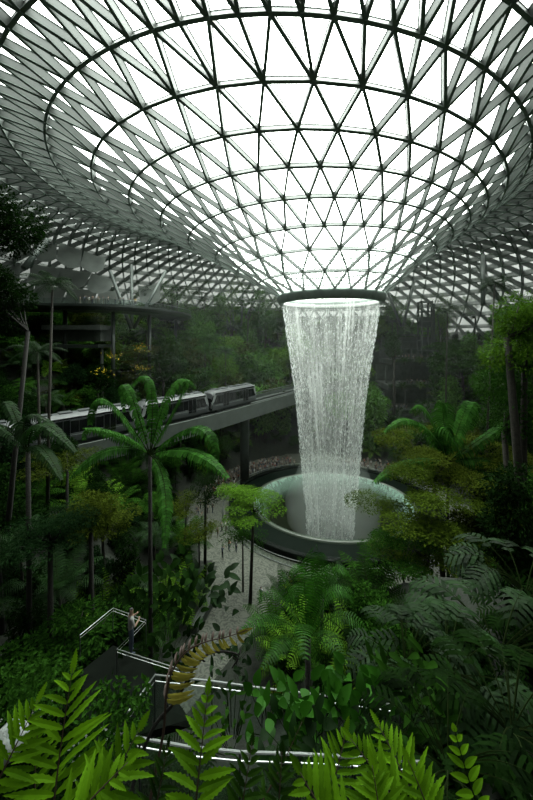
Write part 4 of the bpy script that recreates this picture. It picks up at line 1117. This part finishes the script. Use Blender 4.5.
big_palm('big_leaved_palm', 'palm with broad upright leaves behind the olive tree right of the pool', (448,462), 40, [
  ((415,395),(384,432),-2,1.0), ((405,452),(374,482),-4,1.1), ((425,385),(410,412),2,.9), ((438,370),(446,420),0,1.2), ((430,395),(462,455),-3,1.2), ((478,360),(470,430),1,1.3), ((485,435),(512,418),0,1.1), ((500,450),(520,478),-3,1)], 3.2, 34, L_big)
big_palm('areca_palm', 'bushy feather palm filling the bed right of the paved path', (308,640), 17, [
  ((300,560),(312,548),-1,1), ((280,575),(258,600),-1,1), ((330,565),(352,600),0,1), ((270,600),(240,632),-2,1), ((345,590),(372,640),-1,1), ((312,580),(330,565),1,1), ((285,590),(280,570),1,1),
  ((290,625),(262,668),-3,1), ((325,615),(345,665),-3,1), ((320,560),(300,575),2,1), ((300,600),(305,660),-4,1)], 1.25, 30, L_areca, droop=.3, r=.02, seg=.55)
big_palm('areca_palm', 'smaller feather palm with pale upright leaves near the bottom of the pool', (322,600), 26, [
  ((318,540),(316,545),0,1), ((300,550),(290,575),-1,1), ((335,550),(352,578),0,1), ((345,575),(362,610),-1,1), ((305,575),(285,600),-1,1)], 1.8, 30, L_areca, droop=.4, r=.02, seg=.6)
# three tall feather palms standing up against the roof
def tall_palm(px, py, d, label, var=0, sc2=1.0, lm=None):
    c = P(px, py, d); g = T(c.x, c.y); H = c.z-g
    k, parts, H0 = make_palm(200+int(px), H/sc2, 16, 3.0, 1.7, 24, lm or L_palm, .5)
    r = thing('palm_tree', label, 'palm tree', (c.x, c.y, g)); r.scale = (sc2,)*3
    for pn, me in parts: mobj(pn, me, r)
tall_palm(485, 285, 62, 'tall feather palm standing before the roof at right', sc2=1.3)
tall_palm(445, 312, 75, 'feather palm between the lift tower and the tall right palm', sc2=1.1)
tall_palm(47, 285, 34, 'dark feather palm in front of the shade sails at left', sc2=1.0)
tall_palm(178, 290, 112, 'feather palm right of the slanted struts over the far trees', sc2=1.4)
tall_palm(148, 292, 108, 'feather palm beside the slanted struts above the walkway', sc2=1.3)
tall_palm(226, 352, 92, 'feather palm above the front train car', sc2=1.2)
tall_palm(40, 352, 40, 'dark drooping feather palm above the last train car', sc2=1.1)
def hero_tree(name, label, px, py, d, wpx, hpx, mode, lm, nl, size, seed, slim=.6, flat=.6, bark=None, ht=None, droop=.1):
    c = P(px, py, d); g = T(c.x, c.y); Hc = hpx/F*d; R = wpx/F*d/2; H = c.z+Hc*.5-g
    k, parts, _ = make_tree(mode, seed, H, Hc, R, nl, size, lm, slim=slim, flat=flat, bark=bark, droop=droop)
    r = thing(name, label, 'tree', (c.x, c.y, g))
    for pn, me in parts: mobj(pn, me, r)
    return r
hero_tree('layered_tree', 'slim tree with a flat bright green crown beside the pool at left', 250, 504, 40, 66, 30, 'layer', L_lite, 6000, .26, 301)
hero_tree('layered_tree', 'small lower tree below the flat bright crown beside the pool', 243, 535, 42, 44, 18, 'layer', L_mid, 2200, .22, 302)
hero_tree('layered_tree', 'wide yellow-green layered tree right of the pool', 418, 522, 34, 128, 90, 'layer', L_ygreen, 19000, .28, 303)
hero_tree('layered_tree', 'wide olive tree behind the yellow-green tree right of the pool', 445, 462, 42, 130, 60, 'layer', L_olive, 14000, .34, 304)
hero_tree('layered_tree', 'dim olive tree lowest right of the pool above the palms', 405, 552, 30, 80, 44, 'layer', L_mid, 6000, .20, 305)
hero_tree('leafy_tree', 'tree with bright yellow-green leaves at the right edge under the roof', 528, 318, 34, 70, 56, 'round', L_lite, 3600, .40, 306, flat=.1)
hero_tree('leafy_tree', 'tree with bright leaves at the right edge below the topmost one', 522, 356, 34, 70, 40, 'round', L_lite, 2400, .40, 307, flat=.1)
hero_tree('leafy_tree', 'mid green tree at the right edge above the palms', 515, 400, 36, 90, 90, 'round', L_mid, 5200, .40, 308, flat=.1)
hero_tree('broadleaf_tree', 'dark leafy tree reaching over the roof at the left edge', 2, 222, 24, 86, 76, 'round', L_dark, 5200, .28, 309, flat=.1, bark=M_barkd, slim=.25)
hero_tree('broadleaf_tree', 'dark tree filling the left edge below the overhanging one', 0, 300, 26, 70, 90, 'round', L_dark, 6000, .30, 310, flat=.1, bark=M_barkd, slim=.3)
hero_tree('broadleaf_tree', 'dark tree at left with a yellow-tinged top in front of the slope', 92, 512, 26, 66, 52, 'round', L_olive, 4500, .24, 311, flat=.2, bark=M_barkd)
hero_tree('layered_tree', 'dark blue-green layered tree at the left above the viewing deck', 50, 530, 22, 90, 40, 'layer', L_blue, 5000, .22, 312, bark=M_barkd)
hero_tree('layered_tree', 'slim olive tree left of the pool, nearest the hanging leaf', 183, 506, 44, 40, 22, 'layer', L_olive, 2400, .22, 313, bark=M_barkd)
hero_tree('layered_tree', 'slim dark tree standing on the plaza left of the bright flat crown', 205, 488, 44, 44, 34, 'round', L_dark, 2600, .24, 314, bark=M_barkd)
hero_tree('layered_tree', 'slim yellowish tree on the plaza with visitors beneath', 200, 532, 42, 40, 22, 'layer', L_olive, 2200, .22, 315, bark=M_barkd)
hero_tree('layered_tree', 'low green tree over the girder left of the front car', 66, 462, 33, 70, 24, 'layer', L_olive, 3000, .22, 316, bark=M_barkd)
hero_tree('leafy_tree', 'rounded fresh green tree on the slope behind the front train car', 225, 368, 94, 34, 34, 'round', L_lite, 2600, .55, 317, flat=.1)
hero_tree('leafy_tree', 'rounded green tree over the walkway end left of the oculus', 262, 322, 112, 34, 44, 'round', L_mid, 2600, .55, 318, flat=.1)

# ---- ferns in the foreground
def fern(label, base, tip, d, dtip, n, Lmax, wid, lm, stem=None, curve=(0,0), serr=.16, top_small=True, taper_pow=.8, ang=.9, seedf=1, alt=.0, name='fern_frond', bend=.35, gap=.08):
    rs = np.random.RandomState(seedf)
    a, e = P(*base, d), P(*tip, dtip); mdp = a.lerp(e, .55)+Vector((curve[0], -.03, curve[1]))
    pts = bez(a, mdp, e, 24)
    t = thing(name, label, 'fern', a); off = Vector(a)
    m = MB(); K = 12; m.tube([p-off for p in pts[::2]], [.0050*(1-.75*i/K) for i in range(K+1)], 6); m.build('stem', stem or M_rachisb, t, smooth=True)
    f = MB(); cam_dir = (Vector((0,CY,CZ))-(a+e)/2).normalized()
    for i in range(n):
        u = gap+(1-gap)*(i+.5*0)/n; q = u*24; k = min(23, int(q)); p = pts[k].lerp(pts[k+1], q-k); tn = (pts[min(24,k+1)]-pts[max(0,k-1)]).normalized()
        nn = (cam_dir+Vector((0,0,.8))+Vector(rs.normal(size=3)*.18)).normalized()
        sd = tn.cross(nn).normalized()
        env = min(1, .55+.9*u)*max(.10, (1-u))**taper_pow*1.25
        ln = Lmax*1.4*min(1, env)
        for sg in (-1, 1):
            d_ = (sd*sg*ang+tn*(.45+.5*u)+Vector(rs.normal(size=3)*.06)-Vector((0,0,.12))).normalized()
            blade(f, p-off+tn*(alt*sg*.01), d_, nn+Vector(rs.normal(size=3)*.15), ln*(.92+.16*rs.rand()), wid*.92*(.55+.45*min(1, env)), bend*(.4+rs.rand()), 0, 16, .12, serr)
    # tapering tip leaf
    tn = (pts[-1]-pts[-3]).normalized(); blade(f, pts[-2]-off, tn, cam_dir+Vector((0,0,.5)), Lmax*.45, wid*.8, .1, 0, 18, .1, serr*1.6)
    f.build('leaflets', lm, t); return t
fern('tallest bright green fern frond at left with long serrated leaflets', (52,822), (73,668), 1.45, 1.6, 11, .215, .036, L_fern, seedf=2, serr=.14)
fern('bright fern frond leaning up at the far left edge', (-12,800), (38,700), 1.4, 1.55, 9, .17, .032, L_fern, seedf=3, curve=(.01,0))
fern('short bright fern frond behind the tallest left one', (36,815), (38,728), 1.75, 1.8, 8, .16, .032, L_fern, seedf=4)
fern('upright bright fern frond at bottom centre-left before the bright rail', (193,830), (208,690), 1.45, 1.6, 10, .155, .042, L_fern, seedf=5, serr=.18)
fern('fern frond with narrow leaflets leaning right between the two tallest', (96,830), (140,728), 1.3, 1.4, 7, .17, .038, L_fern, seedf=6, curve=(-.02,.02))
fern('fern frond spreading at the bottom edge left of centre', (60,835), (128,762), 1.2, 1.3, 7, .14, .034, L_fern, seedf=16, curve=(-.02,.02))
fern('dense bright fern frond right of centre with a pointed top', (318,835), (346,730), 1.45, 1.6, 11, .15, .030, L_fern, seedf=7)
fern('yellow-green fern frond arching left with a brown stem, right of centre', (428,835), (378,724), 1.45, 1.7, 11, .17, .032, L_fern, stem=M_rachisb, seedf=8, curve=(.02,.02))
fern('bright fern frond spreading low in front of the dense one', (352,850), (300,772), 1.2, 1.3, 8, .17, .036, L_fern, seedf=9)
fern('yellow-green fern frond sweeping left in front of the brown-stemmed one', (418,845), (350,738), 1.35, 1.5, 12, .15, .032, L_fern, stem=M_rachisb, seedf=27, curve=(.03,.03))
fern('low bright fern frond between the pointed one and the sweeping one', (385,850), (372,765), 1.2, 1.3, 9, .13, .032, L_fern, seedf=28)
fern('small-leaved fern frond with round leaflets at bottom right', (486,830), (454,728), 1.55, 1.7, 7, .075, .036, L_fern, stem=M_rachis, seedf=10, serr=.03, taper_pow=.55, ang=1.1, curve=(-.02,.0))
fern('yellow-green fern frond rising at the bottom between the two right ones', (440,850), (408,760), 1.25, 1.35, 7, .12, .032, L_fern, stem=M_rachisb, seedf=17, curve=(.02,.0))
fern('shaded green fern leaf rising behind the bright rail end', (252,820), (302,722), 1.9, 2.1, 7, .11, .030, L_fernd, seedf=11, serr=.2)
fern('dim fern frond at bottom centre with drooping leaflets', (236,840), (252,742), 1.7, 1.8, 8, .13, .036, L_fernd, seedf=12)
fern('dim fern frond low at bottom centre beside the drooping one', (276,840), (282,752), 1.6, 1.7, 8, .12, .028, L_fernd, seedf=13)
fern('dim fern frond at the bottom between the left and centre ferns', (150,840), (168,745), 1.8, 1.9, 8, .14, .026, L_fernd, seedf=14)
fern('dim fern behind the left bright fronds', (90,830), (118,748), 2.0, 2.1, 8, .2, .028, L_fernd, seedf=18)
# the dry curling frond
a = P(150,800,2.2); pts = [P(*q, 2.3)-a for q in ((163,735),(166,700),(172,672),(186,652),(205,642),(226,637),(248,630))]
pts = [Vector((0,0,0))]+pts; cv = catmull(pts, 6)
t = thing('dry_fern_frond', 'dry yellow-brown fern frond curling to the right above the glass balustrade', 'fern', a)
m = MB(); m.tube(cv, [.011*(1-.8*i/len(cv)) for i in range(len(cv))], 6); m.build('stem', M_rachisb, t)
m = MB(); rs = np.random.RandomState(4); n = 17
for i in range(n):
    k = 12+int((len(cv)-14)*i/n); tn = (cv[k+1]-cv[k-1]).normalized(); u = i/n
    sd = Vector((tn.z, 0, -tn.x)).normalized()
    blade(m, cv[k], sd*.9+tn*.35+Vector((0,-.2,-.15)), (0,-1,.3), .21*(1-.5*u), .036*(1-.4*u), .7, 0, 10, .25, .12)
    blade(m, cv[k], -sd*.5+tn*.3+Vector((0,.5,.3)), (0,-1,.3), .10*(1-.5*u), .020, 1.4, 1, 8, .3, .1)
blade(m, cv[-4], (cv[-1]-cv[-6]), (0,-1,.3), .12, .03, .1, 0, 12, .1, .2)
m.build('leaflets', [L_brown, M_rachisb], t)
a2 = P(128,805,2.25); t = thing('dry_fern_frond', 'bare dark brown curled fern stem left of the dry yellow frond', 'fern', a2)
pts = [P(*q, 2.35)-a2 for q in ((140,760),(155,725),(176,700),(196,665),(214,652),(238,655),(232,668))]
cv = catmull([Vector((0,0,0))]+pts, 6); m = MB(); m.tube(cv, [.016*(1-.7*i/len(cv)) for i in range(len(cv))], 6); m2 = m
m2 = m
for i in range(8, len(cv)-2, 2):
    tn = (cv[i+1]-cv[i-1]).normalized(); blade(m, cv[i], Vector((tn.z,-.3,-tn.x))*(1 if i % 4 else -1), (0,-1,.3), .06, .014, 1.6, 0, 6, .3)
m.build('curled_stem', M_barkd, t)

# ---- glossy broad-leaved shrubs along the rail at centre
rs = np.random.RandomState(8)
def leafy_shrub(label, px, py, d, wpx, hpx, n, L_, W_, lm, seed, name='glossy_shrub', upy=.9, bend=.6):
    rs = np.random.RandomState(seed); c = P(px, py, d); t = thing(name, label, 'shrub', (c.x, c.y, c.z-.5))
    f = MB(); s = MB()
    for i in range(n):
        q = Vector((rs.uniform(-.5,.5)*wpx/F*d, rs.uniform(-.5,.5)*d*.16, rs.uniform(-.5,.5)*hpx/F*d+.5))
        a = rs.rand()*6.28; dr = Vector((math.cos(a)*.8, math.sin(a)*.8-.35, upy*rs.uniform(.25,1.7)))
        blade(f, q, dr, (0,-.6,1), L_*rs.uniform(.7,1.2), W_*rs.uniform(.8,1.15), bend*rs.uniform(.3,1.4), 0, 7, .10)
        s.tube([(q.x*.5, q.y*.5, q.z*.3), q], .006, 4)
    s.build('stems', M_rachis, t); f.build('leaves', lm, t, smooth=True)
leafy_shrub('bright glossy broad-leaved shrub at left end of the centre rail', 268, 700, 5.6, 36, 30, 26, .30, .15, L_gloss, 1, bend=.35)
leafy_shrub('bright glossy shrub in the middle of the centre rail', 312, 706, 5.5, 56, 40, 46, .32, .16, L_gloss, 2, bend=.35)
leafy_shrub('glossy shrub at the right end of the centre rail', 362, 706, 5.4, 56, 38, 44, .30, .15, L_gloss, 3, bend=.35)
leafy_shrub('darker glossy shrub below the centre rail', 318, 742, 4.9, 110, 26, 40, .26, .13, L_palm, 4)
leafy_shrub('shrub with long pointed leaves right of the glossy ones', 410, 690, 6.0, 66, 60, 60, .36, .10, L_mid, 5, upy=.6)
leafy_shrub('shrub of drooping pointed leaves beside the glass panel', 232, 715, 5.0, 30, 26, 26, .16, .06, L_mid, 6)
leafy_shrub('dark broad-leaved shrub beside the paved path at left', 205, 592, 30, 60, 36, 60, 1.3, .55, L_palm, 7)
leafy_shrub('dark shrub below the slim plaza trees at left', 165, 592, 28, 60, 50, 90, 1.2, .5, L_dark, 8)
leafy_shrub('dim broad-leaved shrub between viewing deck and path', 165, 650, 15, 70, 60, 90, .55, .2, L_dark, 9)
leafy_shrub('dim shrub right of the stone bench', 232, 655, 18, 40, 36, 50, .5, .2, L_palm, 10)
def split_group(label, px, py, d, h, var, rz=0):
    c = P(px, py, d); plant('split', var, (c.x, c.y, c.z-h*.75), h, rz, label, None)
split_group('split-leaved plant highest of the group at right centre', 448, 640, 9.5, 1.7, 1, .3)
split_group('split-leaved plant at right with long drooping fingers', 500, 615, 11, 2.2, 1, 1.7)
split_group('split-leaved plant left of the dark hollow at right', 405, 640, 9, 1.3, 1, 2.9)
split_group('dark split-leaved plant at the lower right edge', 512, 690, 7, 1.4, 0, .9)
split_group('dark split-leaved plant behind the round-leaved fern', 448, 730, 4.5, .9, 0, 4.0)
split_group('split-leaved plant close to the right edge under the bright trees', 525, 560, 15, 2.4, 1, 5.0)
# flowering ground cover
def flowers(label, px, py, d, wpx, hpx, seed):
    rs = np.random.RandomState(seed); c = P(px, py, d); t = thing('flowering_shrub', label, 'shrub', (c.x, c.y, c.z-.4))
    n = 900; C_ = np.stack([rs.uniform(-.5,.5,n)*wpx/F*d, rs.uniform(-.5,.5,n)*.9, .4+rs.uniform(-.5,.5,n)*hpx/F*d], 1)
    f = MB(); leaf_cloud(f, C_, rs, .085, .55, None, 0.0); f.build('leaves', L_mid, t)
    n = 42; C2 = np.stack([rs.uniform(-.5,.5,n)*wpx/F*d, -.35+rs.uniform(-.2,.1,n), .45+rs.uniform(-.5,.5,n)*hpx/F*d], 1)
    f = MB()
    for k in range(5):
        leaf_cloud(f, C2, rs, .020, .7, None, 0.0)
    f.build('white_flowers', M_petal, t)
flowers('low shrub dotted with small white flowers at left behind the ferns', 30, 690, 5.2, 80, 22, 1)
flowers('low shrub with tiny white flowers left of the glass panel', 112, 722, 4.6, 60, 26, 2)
# yellow flower clusters on the slope behind the train
def blossoms(px, py, d, label, k, seed):
    rs = np.random.RandomState(seed); c = P(px, py, d); f = MB(); n = 14*k
    t = MB(); C_ = np.stack([rs.normal(size=n)*.9, rs.normal(size=n)*.5, rs.normal(size=n)*.35], 1)
    leaf_cloud(f, C_, rs, .34, .6, None, .1); r = f.build('blossom_cluster', L_yel, loc=c); tag(r, label, 'blossoms', None); r['kind'] = 'stuff'
blossoms(113, 356, 60, 'yellow blossoms left of the pair on the slope behind the train', 2, 1)
blossoms(142, 348, 64, 'yellow blossoms at the top of the slope behind the train', 3, 2)
blossoms(142, 368, 62, 'yellow blossoms below the topmost ones behind the train', 3, 3)
blossoms(102, 372, 58, 'yellow blossoms lowest left on the slope behind the train', 2, 4)

# planting on and around the gallery edges
for (px_, py_, d_, w_, h_, lm_, sd_, lb) in ((394,345,98,22,44,L_mid,401,'green tree between the waterfall and the uppermost gallery'), (458,352,96,34,40,L_mid,402,'green tree at the right end of the uppermost gallery'),
   (474,385,86,40,44,L_lite,403,'fresh green tree at the right end of the middle gallery'), (436,412,88,46,26,L_mid,404,'leafy tree before the lowest gallery'), (390,425,92,26,30,L_dark,405,'dark tree at the foot of the galleries by the waterfall'),
   (446,385,99,22,20,L_olive,406,'small olive tree growing off the middle gallery')):
    hero_tree('leafy_tree', lb, px_, py_, d_, w_, h_, 'round', lm_, 2600, .5, sd_, flat=.1)
for a_, b_, lb in TERR:
    for q in range(9):
        p = a_.lerp(b_, (q+.5)/9); plant('fern_clump' if q % 2 else 'bush', 2+q, (p.x, p.y-.45, p.z-.25), 1.0, q*1.3, 'plant overhanging the '+lb+' gallery edge right of the waterfall', 'plants on the '+lb+' gallery edge')

# the line of trees standing against the roof on the far rim
rk = random.Random(5); i = 0
for px_, top_ in ((140,300),(156,297),(171,290),(188,296),(203,292),(217,300),(232,292),(247,297),(262,294),(277,300),(388,300),(398,304),(444,305),(458,296),(470,302),(498,300),(512,296)):
    d_ = rk.uniform(112, 126); h_ = rk.uniform(30, 44); i += 1
    side = 'left' if px_ < 300 else 'right'
    r = hero_tree('skyline_tree', 'tree standing against the roof on the far rim '+side+' of the oculus', px_, top_-11+h_/2, d_, rk.uniform(22, 32), h_, ('round','column','layer')[i % 3], (L_farlit, L_mid, L_lite)[(i*2) % 3], 2400, .45, 500+i, flat=.15, slim=.35)
    r['group'] = 'trees on the far rim '+side+' of the oculus'
